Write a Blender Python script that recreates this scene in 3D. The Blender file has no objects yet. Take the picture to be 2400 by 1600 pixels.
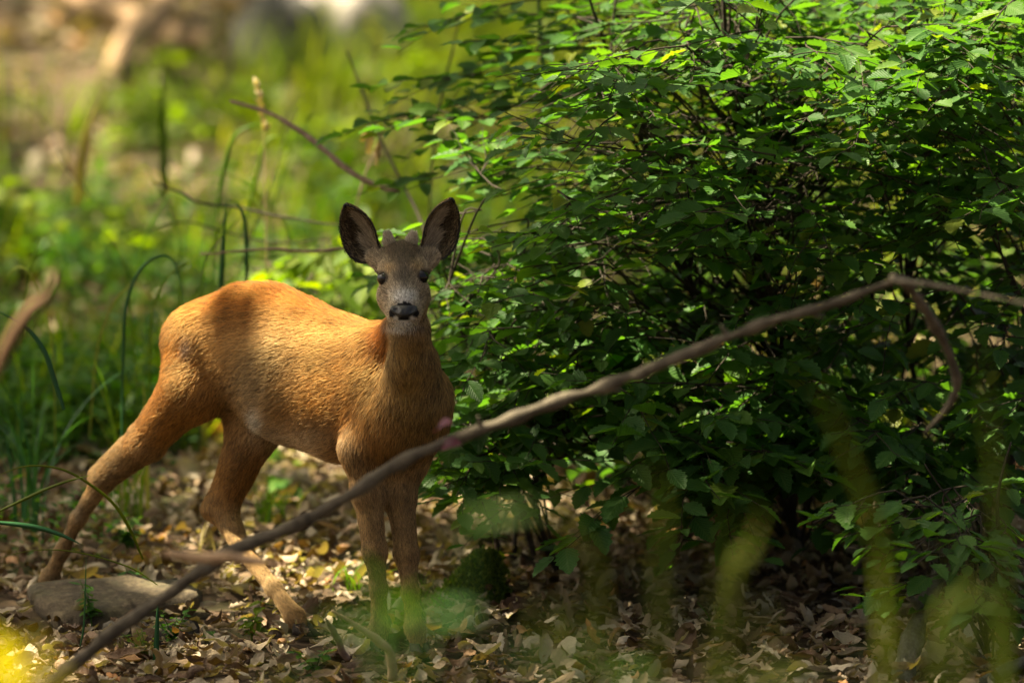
import bpy, math
import numpy as np
from mathutils import Vector, Matrix
from mathutils.bvhtree import BVHTree

# ------------------------------------------------------------------ scene, camera, light
sc = bpy.context.scene
col = sc.collection
R = math.radians

PITCH = R(4.0)
CAM = np.array((0.0, -12.0, 1.409))
FWD = np.array((0.0, math.cos(PITCH), -math.sin(PITCH)))
UPV = np.array((0.0, math.sin(PITCH), math.cos(PITCH)))
FOCAL = 219.8
TH = 18.0 / FOCAL
cam_d = bpy.data.cameras.new('camera')
cam = bpy.data.objects.new('camera', cam_d)
col.objects.link(cam)
cam.location = CAM
cam.rotation_euler = (R(90) - PITCH, 0, 0)
cam_d.lens = FOCAL
cam_d.sensor_width = 36.0
cam_d.clip_start = 0.1
cam_d.clip_end = 500.0
cam_d.dof.use_dof = True
cam_d.dof.focus_distance = 11.82
cam_d.dof.aperture_fstop = 2.7
sc.camera = cam

SUN = np.array((-0.50, 0.10, 0.86)); SUN = SUN / np.linalg.norm(SUN)
sun_d = bpy.data.lights.new('sun', 'SUN')
sun_d.energy = 5.0
sun_d.angle = R(0.53)
sun_d.color = (1.0, 0.91, 0.74)
sun = bpy.data.objects.new('sun', sun_d)
col.objects.link(sun)
sun.rotation_euler = Vector(SUN).to_track_quat('Z', 'Y').to_euler()

world = bpy.data.worlds.new('World')
sc.world = world
world.use_nodes = True
wn = world.node_tree
sky = wn.nodes.new('ShaderNodeTexSky')
sky.sky_type = 'NISHITA'
sky.sun_disc = False
sky.sun_elevation = math.asin(SUN[2])
sky.sun_rotation = math.atan2(SUN[0], SUN[1])
sky.air_density = 0.35
sky.dust_density = 7.0
sky.ozone_density = 0.0
wn.links.new(sky.outputs[0], wn.nodes['Background'].inputs[0])
wn.nodes['Background'].inputs[1].default_value = 0.060

sc.view_settings.view_transform = 'Standard'
sc.view_settings.look = 'None'
sc.view_settings.gamma = 1.0
sc.view_settings.use_curve_mapping = False
sc.view_settings.exposure = 2.3
sc.view_settings.use_white_balance = True
sc.view_settings.white_balance_temperature = 7600
sc.view_settings.white_balance_tint = 4
sc.cycles.use_denoising = True
sc.cycles.max_bounces = 6
sc.cycles.diffuse_bounces = 3
sc.cycles.transmission_bounces = 6
sc.cycles.transparent_max_bounces = 6
sc.cycles.sample_clamp_indirect = 6.0

# ------------------------------------------------------------------ helpers
def P(px, py, y):
    """world point at depth y that lies behind photograph pixel (px, py) of 2400 x 1600"""
    d = FWD + np.array((1.0, 0, 0)) * ((px - 1200) / 1200 * TH) + UPV * ((800 - py) / 1200 * TH)
    return CAM + d * ((y - CAM[1]) / d[1])

def project(p):
    p = np.asarray(p, float) - CAM
    z = p @ FWD
    return 1200 + p[..., 0] / z / TH * 1200, 800 - (p @ UPV) / z / TH * 1200

def unit(v):
    v = np.asarray(v, float)
    return v / (np.linalg.norm(v, axis=-1, keepdims=True) + 1e-12)

def fbm(p, freq, seed=0, octs=3):
    """cheap smooth noise in about -1..1 from summed sines"""
    r = np.random.RandomState(seed)
    out = np.zeros(np.shape(p)[:-1]); amp = 1.0; tot = 0
    for o in range(octs):
        acc = 0
        for i in range(4):
            k = r.normal(size=np.shape(p)[-1]) * freq
            acc = acc + np.sin(p @ k + r.uniform(0, 6.283))
        out = out + amp * acc / 2.2; tot += amp
        amp *= 0.5; freq *= 2.1
    return out / tot

GROUND_SEED = 4
def ground_z(x, y):
    x = np.asarray(x, float); y = np.asarray(y, float)
    z = np.where(y < -1, -0.06 + 0.033 * (y + 1), 0.06 * y)
    z = np.where(y > 1.5, 0.09 + 0.072 * (y - 1.5), z)
    z = np.where(y > 22, 0.09 + 0.072 * 20.5 + 0.03 * (y - 22), z)
    q = np.stack(np.broadcast_arrays(x, y), -1)
    z = z + 0.012 * fbm(q, 1.6, GROUND_SEED, 2)
    far = np.clip((y - 2.5) / 3, 0, 1)
    z = z + far * 0.10 * fbm(q, 0.55, 9, 2)
    bank = np.exp(-(((x + 1.9) / 1.1) ** 2 + ((y - 11.5) / 2.2) ** 2))
    return z + 0.30 * bank

def PG(px, py):
    """the ground point seen at pixel (px, py)"""
    d = P(px, py, 0) - CAM
    s = np.linspace(11.0, 60.0, 3000) / d[1]
    q = CAM + d * s[:, None]
    below = q[:, 2] < ground_z(q[:, 0], q[:, 1])
    return q[np.argmax(below)] if below.any() else q[900]

def mesh_np(name, V, faces_list, smooth=True, attrs=None):
    """mesh from numpy: faces_list = list of (n, k) int arrays"""
    me = bpy.data.meshes.new(name)
    V = np.ascontiguousarray(V, np.float32)
    me.vertices.add(len(V)); me.vertices.foreach_set('co', V.ravel())
    loops = np.concatenate([f.ravel() for f in faces_list]).astype(np.int32)
    tot = np.concatenate([np.full(len(f), f.shape[1]) for f in faces_list]).astype(np.int32)
    start = np.concatenate([[0], np.cumsum(tot)[:-1]]).astype(np.int32)
    me.loops.add(len(loops)); me.loops.foreach_set('vertex_index', loops)
    me.polygons.add(len(tot)); me.polygons.foreach_set('loop_start', start)
    me.polygons.foreach_set('use_smooth', np.full(len(tot), bool(smooth)))
    me.update(calc_edges=True)
    for k, (typ, arr) in (attrs or {}).items():
        a = me.attributes.new(k, typ, 'POINT')
        fld = 'color' if 'COLOR' in typ else ('vector' if 'VECTOR' in typ else 'value')
        a.data.foreach_set(fld, np.ascontiguousarray(arr, np.float32).ravel())
    return me

def obj(name, me, mat=None, parent=None, kind=None, label=None, cat=None, group=None, loc=None):
    o = bpy.data.objects.new(name, me)
    col.objects.link(o)
    if mat is not None and me is not None and not len(me.materials):
        me.materials.append(mat)
    if loc is not None: o.location = loc
    if parent is not None: o.parent = parent
    if kind: o['kind'] = kind
    if label: o['label'] = label
    if cat: o['category'] = cat
    if group: o['group'] = group
    return o

def frames(pts):
    """parallel-transport frames along a polyline"""
    pts = np.asarray(pts, float)
    t = np.gradient(pts, axis=0); t = unit(t)
    a = np.cross(t[0], (0, 0, 1.0))
    if np.linalg.norm(a) < 0.05: a = np.cross(t[0], (1.0, 0, 0))
    a = unit(a); A = [a]
    for i in range(1, len(pts)):
        a = A[-1] - t[i] * (A[-1] @ t[i]); A.append(unit(a))
    A = np.array(A); B = np.cross(t, A)
    return t, A, B

def tube(pts, rad, n=8, rough=0.0, seed=0, caps=True):
    pts = np.asarray(pts, float); rad = np.broadcast_to(np.asarray(rad, float), (len(pts),))
    t, A, B = frames(pts)
    th = np.linspace(0, 2 * np.pi, n, endpoint=False)
    ring = np.cos(th)[None, :, None] * A[:, None] + np.sin(th)[None, :, None] * B[:, None]
    rr = rad[:, None, None] * np.ones((len(pts), n, 1))
    V = pts[:, None] + ring * rr
    if rough:
        V = V + ring * (rr * rough * fbm(V / max(rad.max(), 1e-4), 0.55, seed, 3)[..., None])
    V = V.reshape(-1, 3); m = len(pts)
    i = np.arange(m - 1)[:, None] * n; j = np.arange(n)[None]; k = (j + 1) % n
    F = np.stack([i + j, i + k, i + n + k, i + n + j], -1).reshape(-1, 4)
    fl = [F]
    if caps:
        c0, c1 = len(V), len(V) + 1
        V = np.vstack([V, pts[:1], pts[-1:]])
        jj = np.arange(n); kk = (jj + 1) % n
        fl.append(np.concatenate([np.stack([kk, jj, np.full(n, c0)], -1), np.stack([jj + (m - 1) * n, kk + (m - 1) * n, np.full(n, c1)], -1)]))
    return V, fl

def join(parts):
    """join [(V, [F...]), ...] into one"""
    Vs, by = [], {}
    off = 0
    for V, fl in parts:
        for F in fl:
            by.setdefault(F.shape[1], []).append(F + off)
        Vs.append(V); off += len(V)
    return np.vstack(Vs), [np.concatenate(v) for v in by.values()]

def spline(ctrl, n):
    """Catmull-Rom through control points"""
    c = np.asarray(ctrl, float)
    c = np.vstack([2 * c[0] - c[1], c, 2 * c[-1] - c[-2]])
    out = []
    m = len(c) - 3
    for s in np.linspace(0, m, n):
        i = min(int(s), m - 1); u = s - i
        p0, p1, p2, p3 = c[i:i + 4]
        out.append(0.5 * (2 * p1 + (p2 - p0) * u + (2 * p0 - 5 * p1 + 4 * p2 - p3) * u * u + (3 * p1 - p0 - 3 * p2 + p3) * u ** 3))
    return np.array(out)

def scatter(T, tf, M, pos, T_attr=None, rnd=None):
    """copies of template T (nv,3) with faces tf under matrices M (N,3,3) at pos (N,3)"""
    N = len(pos)
    V = np.einsum('nij,vj->nvi', M, T) + pos[:, None]
    offs = (np.arange(N) * len(T))[:, None, None]
    F = (tf[None] + offs).reshape(-1, tf.shape[1])
    lc = None
    if T_attr is not None:
        lc = np.empty((N, len(T), 3)); lc[:, :, :2] = T_attr[None]; lc[:, :, 2] = rnd[:, None]
        lc = lc.reshape(-1, 3)
    return V.reshape(-1, 3), F, lc

# ------------------------------------------------------------------ node helpers
class Nodes:
    def __init__(self, name):
        self.m = bpy.data.materials.new(name); self.m.use_nodes = True
        self.t = self.m.node_tree
        self.t.nodes.clear()
        self.out = self.t.nodes.new('ShaderNodeOutputMaterial')
    def n(self, typ, **kw):
        nd = self.t.nodes.new(typ)
        for k, v in kw.items():
            if k.startswith('i_'):
                key = k[2:].replace('_', ' ')
                nd.inputs[key].default_value = v
            else: setattr(nd, k, v)
        return nd
    def l(self, a, b): self.t.links.new(a, b)
    def math(self, op, a, b=None, c=None):
        nd = self.t.nodes.new('ShaderNodeMath'); nd.operation = op
        for i, v in enumerate((a, b, c)):
            if v is None: continue
            if isinstance(v, (int, float)): nd.inputs[i].default_value = v
            else: self.l(v, nd.inputs[i])
        return nd.outputs[0]
    def noise(self, scale, detail=4, vec=None, rough=0.6):
        nd = self.n('ShaderNodeTexNoise'); nd.inputs['Scale'].default_value = scale
        nd.inputs['Detail'].default_value = detail; nd.inputs['Roughness'].default_value = rough
        if vec is not None: self.l(vec, nd.inputs['Vector'])
        return nd.outputs['Fac']
    def ramp(self, fac, stops):
        nd = self.n('ShaderNodeValToRGB'); e = nd.color_ramp.elements
        while len(e) < len(stops): e.new(0.5)
        for el, (p, c) in zip(e, stops):
            el.position = p; el.color = (*c, 1)
        self.l(fac, nd.inputs[0]); return nd.outputs[0]
    def mix(self, fac, a, b, typ='MIX'):
        nd = self.n('ShaderNodeMix', data_type='RGBA', blend_type=typ)
        for s, v in ((nd.inputs[0], fac), (nd.inputs[6], a), (nd.inputs[7], b)):
            if isinstance(v, (int, float)): s.default_value = v
            elif isinstance(v, tuple): s.default_value = (*v, 1)
            else: self.l(v, s)
        return nd.outputs[2]
    def bump(self, h, strength, dist):
        nd = self.n('ShaderNodeBump'); nd.inputs['Strength'].default_value = strength
        nd.inputs['Distance'].default_value = dist; self.l(h, nd.inputs['Height']); return nd.outputs[0]
    def objco(self):
        return self.n('ShaderNodeTexCoord').outputs['Object']
    def geopos(self):
        return self.n('ShaderNodeNewGeometry').outputs['Position']

def bark_material(name, stops, scale=40, rough=0.85, bump=0.5, dist=0.004):
    g = Nodes(name); pos = g.geopos()
    c = g.ramp(g.noise(scale, 6, pos, 0.7), stops)
    b = g.n('ShaderNodeBsdfPrincipled'); b.inputs['Roughness'].default_value = rough
    b.inputs['Specular IOR Level'].default_value = 0.25
    g.l(c, b.inputs['Base Color'])
    g.l(g.bump(g.noise(scale * 1.7, 8, pos, 0.75), bump, dist), b.inputs['Normal'])
    g.l(b.outputs[0], g.out.inputs[0]); return g.m

def leaf_material(name, stops, trans=0.45, tcol=1.6, rough=0.42, veins=True, vein_n=9.0, spec=0.25, bumpd=0.0012):
    """leaf: Principled + translucent, colour varies leaf by leaf; lc = (along, across, random)"""
    g = Nodes(name)
    at = g.n('ShaderNodeAttribute', attribute_name='lc'); sep = g.n('ShaderNodeSeparateXYZ'); g.l(at.outputs['Vector'], sep.inputs[0])
    oi = g.n('ShaderNodeObjectInfo')
    rnd = g.math('FRACT', g.math('ADD', sep.outputs[2], oi.outputs['Random']))
    c = g.ramp(rnd, stops)
    pos = g.geopos()
    c = g.mix(g.math('MULTIPLY', g.noise(55, 3, pos), 0.25), c, (0.06, 0.12, 0.02), 'MIX') if veins else c
    b = g.n('ShaderNodeBsdfPrincipled'); b.inputs['Roughness'].default_value = rough
    b.inputs['Specular IOR Level'].default_value = spec
    if veins:
        av = g.math('ABSOLUTE', sep.outputs[1])
        ph = g.math('MULTIPLY', g.math('SUBTRACT', sep.outputs[0], g.math('MULTIPLY', av, 0.75)), vein_n * 6.283)
        s = g.math('SINE', ph)
        rib = g.math('POWER', g.math('ABSOLUTE', g.math('SINE', g.math('MULTIPLY', ph, 0.5))), 0.6)
        midr = g.math('MINIMUM', g.math('MULTIPLY', av, 14.0), 1.0)
        h = g.math('MULTIPLY', rib, midr)
        c = g.mix(g.math('MULTIPLY', g.math('SUBTRACT', 1.0, h), 0.22), c, (0.13, 0.21, 0.05))
        g.l(g.bump(h, 0.9, bumpd), b.inputs['Normal'])
    g.l(c, b.inputs['Base Color'])
    t = g.n('ShaderNodeBsdfTranslucent')
    tc = g.mix(1.0, c, (tcol, tcol * 1.05, tcol * 0.25), 'MULTIPLY')
    g.l(tc, t.inputs['Color'])
    mx = g.n('ShaderNodeMixShader'); mx.inputs[0].default_value = trans
    g.l(b.outputs[0], mx.inputs[1]); g.l(t.outputs[0], mx.inputs[2]); g.l(mx.outputs[0], g.out.inputs[0])
    return g.m
# ------------------------------------------------------------------ leaf and blade shapes
def leaf_template(nst, width, teeth, fold, droop, lobes=0, wav=0.0, seed=0, peak=.42):
    """one leaf along +x, length 1: (verts, tris, (u, v) per vert)"""
    r = np.random.RandomState(seed)
    u = np.linspace(0, 1, nst + 1)
    w = width * np.sin(np.pi * np.clip(u, 0, 1) ** (math.log(.5) / math.log(peak))) ** .75
    w[0] = .012; w[-1] = .004
    tooth = np.where(np.arange(nst + 1) % 2 == 1, 1 + teeth, 1 - teeth) if teeth else np.ones(nst + 1)
    if lobes: tooth = 1 + .34 * np.sin(u * lobes * 6.283 + .6)
    V, uv = [], []
    for i in range(nst + 1):
        c = -droop * u[i] ** 2
        for s in (-1, 0, 1):
            ww = w[i] * (tooth[i] if s else 1) * s
            fwd = .03 * teeth * 8 * (1 if (s and i % 2 == 1) else 0) * w[i] / width if teeth else 0
            z = c + abs(ww) * fold + (wav * r.normal() * w[i] / width if s else 0)
            V.append((u[i] + fwd, ww, z)); uv.append((u[i], ww / width * .5))
    F = []
    for i in range(nst):
        a = i * 3
        F += [(a, a + 3, a + 4), (a, a + 4, a + 1), (a + 1, a + 4, a + 5), (a + 1, a + 5, a + 2)]
    return np.array(V), np.array(F)[:, ::-1], np.array(uv)

HORN = [leaf_template(12, .29, .13, f, d, 0, .012, s, p) for f, d, s, p in ((.35, .10, 1, .45), (.55, .22, 2, .48), (.18, .05, 3, .42), (.45, -.08, 4, .45))]
SIMPLE = [leaf_template(4, .27, 0, .3, .15, 0, 0, 5), leaf_template(4, .22, 0, .1, -.1, 0, 0, 6)]
def dead_templates():
    """curled dead leaves: 7 stations x 5 columns, some with the shallow lobes of oak"""
    out = []
    for i in range(12):
        r = np.random.RandomState(40 + i); ns = 8
        u = np.linspace(0, 1, ns + 1); oak = i % 3 == 0
        w = (.20 if oak else .26) * np.sin(np.pi * u ** (1.25 if oak else .85)) ** .7 * r.uniform(.8, 1.15); w[0] = .01; w[-1] = .006
        V, uv = [], []
        for k in range(ns + 1):
            for c in (-1, -.5, 0, .5, 1):
                e = 1 + (abs(c) > .9) * ((.30 if k % 2 else -.22) * (1 if oak else .12) + r.normal() * .10)
                V.append((u[k] + (abs(c) > .9) * .02 * (k % 2), c * w[k] * e, 0)); uv.append((u[k], c * .5))
        V = np.array(V)
        V[:, 2] += .03 * (np.abs(V[:, 1]) / .2) + .045 * fbm(V[:, :2], 9, 60 + i, 2)
        k1 = r.uniform(1.0, 6.5) * r.choice((-1, 1)); y = V[:, 1].copy(); z = V[:, 2].copy()
        ang = y * k1 * (1 + .5 * (V[:, 0] - .5)); V[:, 1] = np.sin(ang) / k1 - z * np.sin(ang); V[:, 2] = z * np.cos(ang) + (1 - np.cos(ang)) / k1
        k2 = r.uniform(.5, 3.0) * r.choice((-1, 1)); x = V[:, 0] - .5; z = V[:, 2].copy()
        V[:, 0] = np.sin(x * k2) / k2 - z * np.sin(x * k2); V[:, 2] = z * np.cos(x * k2) + (1 - np.cos(x * k2)) / k2
        tw = r.normal() * .9 * x; yy, zz = V[:, 1].copy(), V[:, 2].copy(); V[:, 1] = yy * np.cos(tw) - zz * np.sin(tw); V[:, 2] = yy * np.sin(tw) + zz * np.cos(tw)
        F = []
        for k in range(ns):
            for c in range(4):
                a = k * 5 + c; F += [(a, a + 5, a + 6), (a, a + 6, a + 1)]
        out.append((V, np.array(F), np.array(uv)))
    return out
DEAD = dead_templates()

def basis(axis, nrm, size):
    """(N,3,3) columns: leaf axis, side, normal, times size"""
    x = unit(axis); y = unit(np.cross(nrm, x)); z = np.cross(x, y)
    return np.stack([x, y, z], -1) * np.asarray(size)[:, None, None]

def leaf_set(temps, M, pos, rnd, seed=0):
    """scatter leaves over template variants; joined (V, F, lc)"""
    r = np.random.RandomState(seed); which = r.randint(0, len(temps), len(pos))
    Vs, Fs, Ls, off = [], [], [], 0
    for i, (T, F, uv) in enumerate(temps):
        m = which == i
        if not m.any(): continue
        V, f, lc = scatter(T, F, M[m], pos[m], uv, rnd[m])
        Vs.append(V); Fs.append(f + off); Ls.append(lc); off += len(V)
    return np.vstack(Vs), np.vstack(Fs), np.vstack(Ls)

def leaves_with_parts(name, part, temps, mat, M, pos, rnd, parent, n_single, key, rest_name, seed=0, center=None):
    """the n_single leaves with the smallest key become objects, the rest one 'stuff' part"""
    base = np.array(parent.location)
    order = np.argsort(key); singles, rest = order[:n_single], order[n_single:]
    r = np.random.RandomState(seed)
    vmesh = []
    for i, (T, F, uv) in enumerate(temps):
        for q in range(3):
            lc = np.hstack([uv, np.full((len(uv), 1), r.rand())])
            me = mesh_np(part, T, [F], attrs={'lc': ('FLOAT_VECTOR', lc)}); me.materials.append(mat); vmesh.append(me)
    for i in singles:
        o = bpy.data.objects.new(part, vmesh[r.randint(len(vmesh))]); col.objects.link(o); o.parent = parent
        m = Matrix.Identity(4)
        for a in range(3):
            for b in range(3): m[a][b] = M[i, a, b]
            m[a][3] = pos[i, a] - base[a]
        o.matrix_basis = m
    if len(rest):
        V, F, lc = leaf_set(temps, M[rest], pos[rest] - base, rnd[rest], seed + 1)
        obj(rest_name, mesh_np(rest_name, V, [F], attrs={'lc': ('FLOAT_VECTOR', lc)}), mat, parent, kind='stuff')

def blades(root, height, az, arch, width, seed=0, nseg=6, lean=None, twist=.0):
    """grass blades as tapered, folded strips. arch: horizontal reach / height"""
    n = len(root); r = np.random.RandomState(seed)
    s = np.linspace(0, 1, nseg + 1)
    d = np.stack([np.cos(az), np.sin(az), np.zeros(n)], -1); sd = np.stack([-np.sin(az), np.cos(az), np.zeros(n)], -1)
    tw = r.normal(size=n) * .5
    sd = unit(sd * np.cos(tw)[:, None] + d * np.sin(tw)[:, None])
    up = np.array((0, 0, 1.0))
    z = s[None] * (1 - .42 * np.clip(arch, 0, 1.6)[:, None] * s[None] ** 2)
    x = arch[:, None] * s[None] ** 2.2
    C = root[:, None] + up * (height[:, None] * z)[..., None] + d[:, None] * (height[:, None] * x)[..., None]
    prof = np.where(s < .15, .7 + 2 * s, 1.0) * (1 - s ** 2.2) + .02
    w = width[:, None] * prof[None] * .5
    L = C - sd[:, None] * w[..., None]; Rr = C + sd[:, None] * w[..., None]
    V = np.stack([L, Rr], 2).reshape(-1, 3)
    b = (np.arange(n) * 2 * (nseg + 1))[:, None]; k = (np.arange(nseg) * 2)[None]
    F = np.stack([b + k, b + k + 1, b + k + 3, b + k + 2], -1).reshape(-1, 4)
    lc = np.empty((n, nseg + 1, 2, 3)); lc[..., 0] = s[None, :, None]; lc[..., 1] = np.array((-.3, .3)); lc[..., 2] = r.rand(n)[:, None, None]
    return V, F, lc.reshape(-1, 3)

def ribbon(pts, width, nrm=None, fold=.25):
    """one long blade through pts, with a keel; returns V, [F]"""
    pts = np.asarray(pts, float); n = len(pts); t, A, B = frames(pts)
    if nrm is not None:
        A = unit(np.cross(t, nrm)); B = np.cross(A, t)
    s = np.linspace(0, 1, n); prof = np.clip(np.minimum(1.0, .55 + s * 2), 0, 1) * (1 - s ** 3) + .03
    w = (width * .5 * prof)[:, None]
    V = np.stack([pts - A * w, pts - B * w * fold, pts + A * w, pts + B * w * fold * .15 + B * .0006], 1).reshape(-1, 3)
    F = []
    for i in range(n - 1):
        a = i * 4
        for j in range(4):
            k = (j + 1) % 4
            F.append((a + j, a + k, a + 4 + k, a + 4 + j))
    lc = np.zeros((n, 4, 3)); lc[..., 0] = s[:, None]; lc[..., 1] = (-.3, 0, .3, 0); lc[..., 2] = (pts[0, 0] * 7.3) % 1
    return V, [np.array(F)], lc.reshape(-1, 3)

def add_blade(name, ctrl, width, mat, label, cat='grass', group=None, n=22, nrm=(.25, -.9, .3), parent=None, fold=.25):
    nrm = np.array(nrm)
    pts = spline([P(*c) for c in ctrl], n)
    V, F, lc = ribbon(pts, width, nrm, fold)
    b = pts[0]
    if parent is not None:
        return obj(name, mesh_np(name, V - np.array(parent.location), F, attrs={'lc': ('FLOAT_VECTOR', lc)}), mat, parent)
    return obj(name, mesh_np(name, V - b, F, attrs={'lc': ('FLOAT_VECTOR', lc)}), mat, None, 'thing', label, cat, group, tuple(b))

def add_tube(name, ctrl, rad, mat, label=None, cat=None, n=40, seg=10, rough=.15, parent=None, group=None, px=True, kink=0.0, seed=1):
    pts = spline([P(*c) for c in ctrl] if px else ctrl, n)
    if kink:
        q = np.linspace(0, 1, n)[:, None] * 40 + seed * 3.1
        pts = pts + kink * np.stack([fbm(q, .35, seed + i, 2) for i in range(3)], -1) * np.linspace(.2, 1, n)[:, None]
    rr = np.interp(np.linspace(0, 1, n), np.linspace(0, 1, len(rad)), rad) * (1 + .10 * fbm(np.linspace(0, n * .35, n)[:, None], .5, seed, 2))
    V, F = tube(pts, rr, seg, rough, seed)
    if parent is not None:
        return obj(name, mesh_np(name, V - np.array(parent.location), F), mat, parent)
    b = pts[0]
    return obj(name, mesh_np(name, V - b, F), mat, None, None, label, cat, group, tuple(b))

# ------------------------------------------------------------------ materials
M_HORN = leaf_material('hornbeam_leaf', [(0, (.026, .090, .024)), (.4, (.038, .118, .028)), (.75, (.054, .145, .030)), (.95, (.085, .180, .026)), (1, (.20, .22, .03))], .42, 1.9, .42)
M_SHRUB = leaf_material('shrub_leaf', [(0, (.08, .15, .012)), (.5, (.13, .21, .014)), (1, (.21, .27, .018))], .5, 1.7, .45)
M_HERB = leaf_material('herb_leaf', [(0, (.030, .10, .018)), (.5, (.050, .14, .022)), (1, (.095, .20, .028))], .42, 1.5, .45, veins=False)
M_GRASS = leaf_material('grass_blade', [(0, (.055, .125, .016)), (.5, (.095, .175, .018)), (.93, (.15, .22, .022)), (1, (.36, .30, .11))], .45, 1.6, .5, veins=False, spec=.12)
M_GRASS_LIT = leaf_material('sunlit_grass_blade', [(0, (.075, .135, .010)), (.5, (.13, .19, .012)), (.9, (.20, .25, .016)), (1, (.42, .35, .12))], .48, 1.7, .5, veins=False, spec=.12)  # grass again, with a sunlit yellow-green put into the colour
M_GRASS_D = leaf_material('dark_grass_blade', [(0, (.028, .105, .040)), (1, (.045, .135, .05))], .35, 1.3, .38, veins=False)
M_GRASS_O = leaf_material('olive_grass_blade', [(0, (.085, .125, .012)), (1, (.13, .16, .012))], .45, 1.5, .5, veins=False)
M_STRAW = leaf_material('straw', [(0, (.42, .33, .18)), (1, (.58, .48, .28))], .3, 1.0, .6, veins=False)
M_YELLOW = leaf_material('yellow_leaf', [(0, (.36, .30, .02)), (1, (.42, .34, .03))], .5, 1.4, .5, veins=False)
M_DEAD = leaf_material('dead_leaf', [(0, (.045, .024, .013)), (.2, (.13, .072, .040)), (.42, (.26, .172, .105)), (.64, (.38, .29, .19)), (.82, (.33, .27, .195)), (.94, (.50, .42, .31)), (1, (.36, .16, .05))], .22, 1.0, .6, veins=False, spec=.3)
def _crinkle(m):
    t = m.node_tree; b = next(n for n in t.nodes if n.type == 'BSDF_PRINCIPLED')
    nz = t.nodes.new('ShaderNodeTexNoise'); nz.inputs['Scale'].default_value = 130; nz.inputs['Detail'].default_value = 5
    geo = t.nodes.new('ShaderNodeNewGeometry'); t.links.new(geo.outputs['Position'], nz.inputs['Vector'])
    bp = t.nodes.new('ShaderNodeBump'); bp.inputs['Strength'].default_value = .9; bp.inputs['Distance'].default_value = .006
    t.links.new(nz.outputs['Fac'], bp.inputs['Height']); t.links.new(bp.outputs[0], b.inputs['Normal'])
_crinkle(M_DEAD)
M_CANOPY = leaf_material('canopy_leaf', [(0, (.05, .12, .02)), (1, (.10, .19, .03))], .5, 1.6, .45, veins=False)
M_BARK = bark_material('dark_bark', [(.3, (.018, .014, .010)), (.55, (.040, .031, .022)), (.8, (.075, .060, .044))], 60, .85, .6, .003)
M_TWIG = bark_material('dry_twig', [(.3, (.10, .065, .045)), (.55, (.20, .135, .10)), (.8, (.30, .22, .17))], 70, .8, .5, .002)
M_BRANCH = bark_material('dead_branch', [(.25, (.030, .024, .017)), (.45, (.065, .053, .038)), (.62, (.12, .10, .072)), (.75, (.22, .19, .13))], 30, .85, .7, .004)
M_PEEL = bark_material('peeled_wood', [(.3, (.24, .15, .085)), (.6, (.36, .24, .145)), (.8, (.46, .33, .21))], 45, .8, .4, .003)
M_GREYWOOD = bark_material('weathered_wood', [(.3, (.045, .042, .032)), (.48, (.12, .115, .09)), (.66, (.23, .22, .18)), (.85, (.36, .35, .30))], 50, .85, 1.0, .008)

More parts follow.
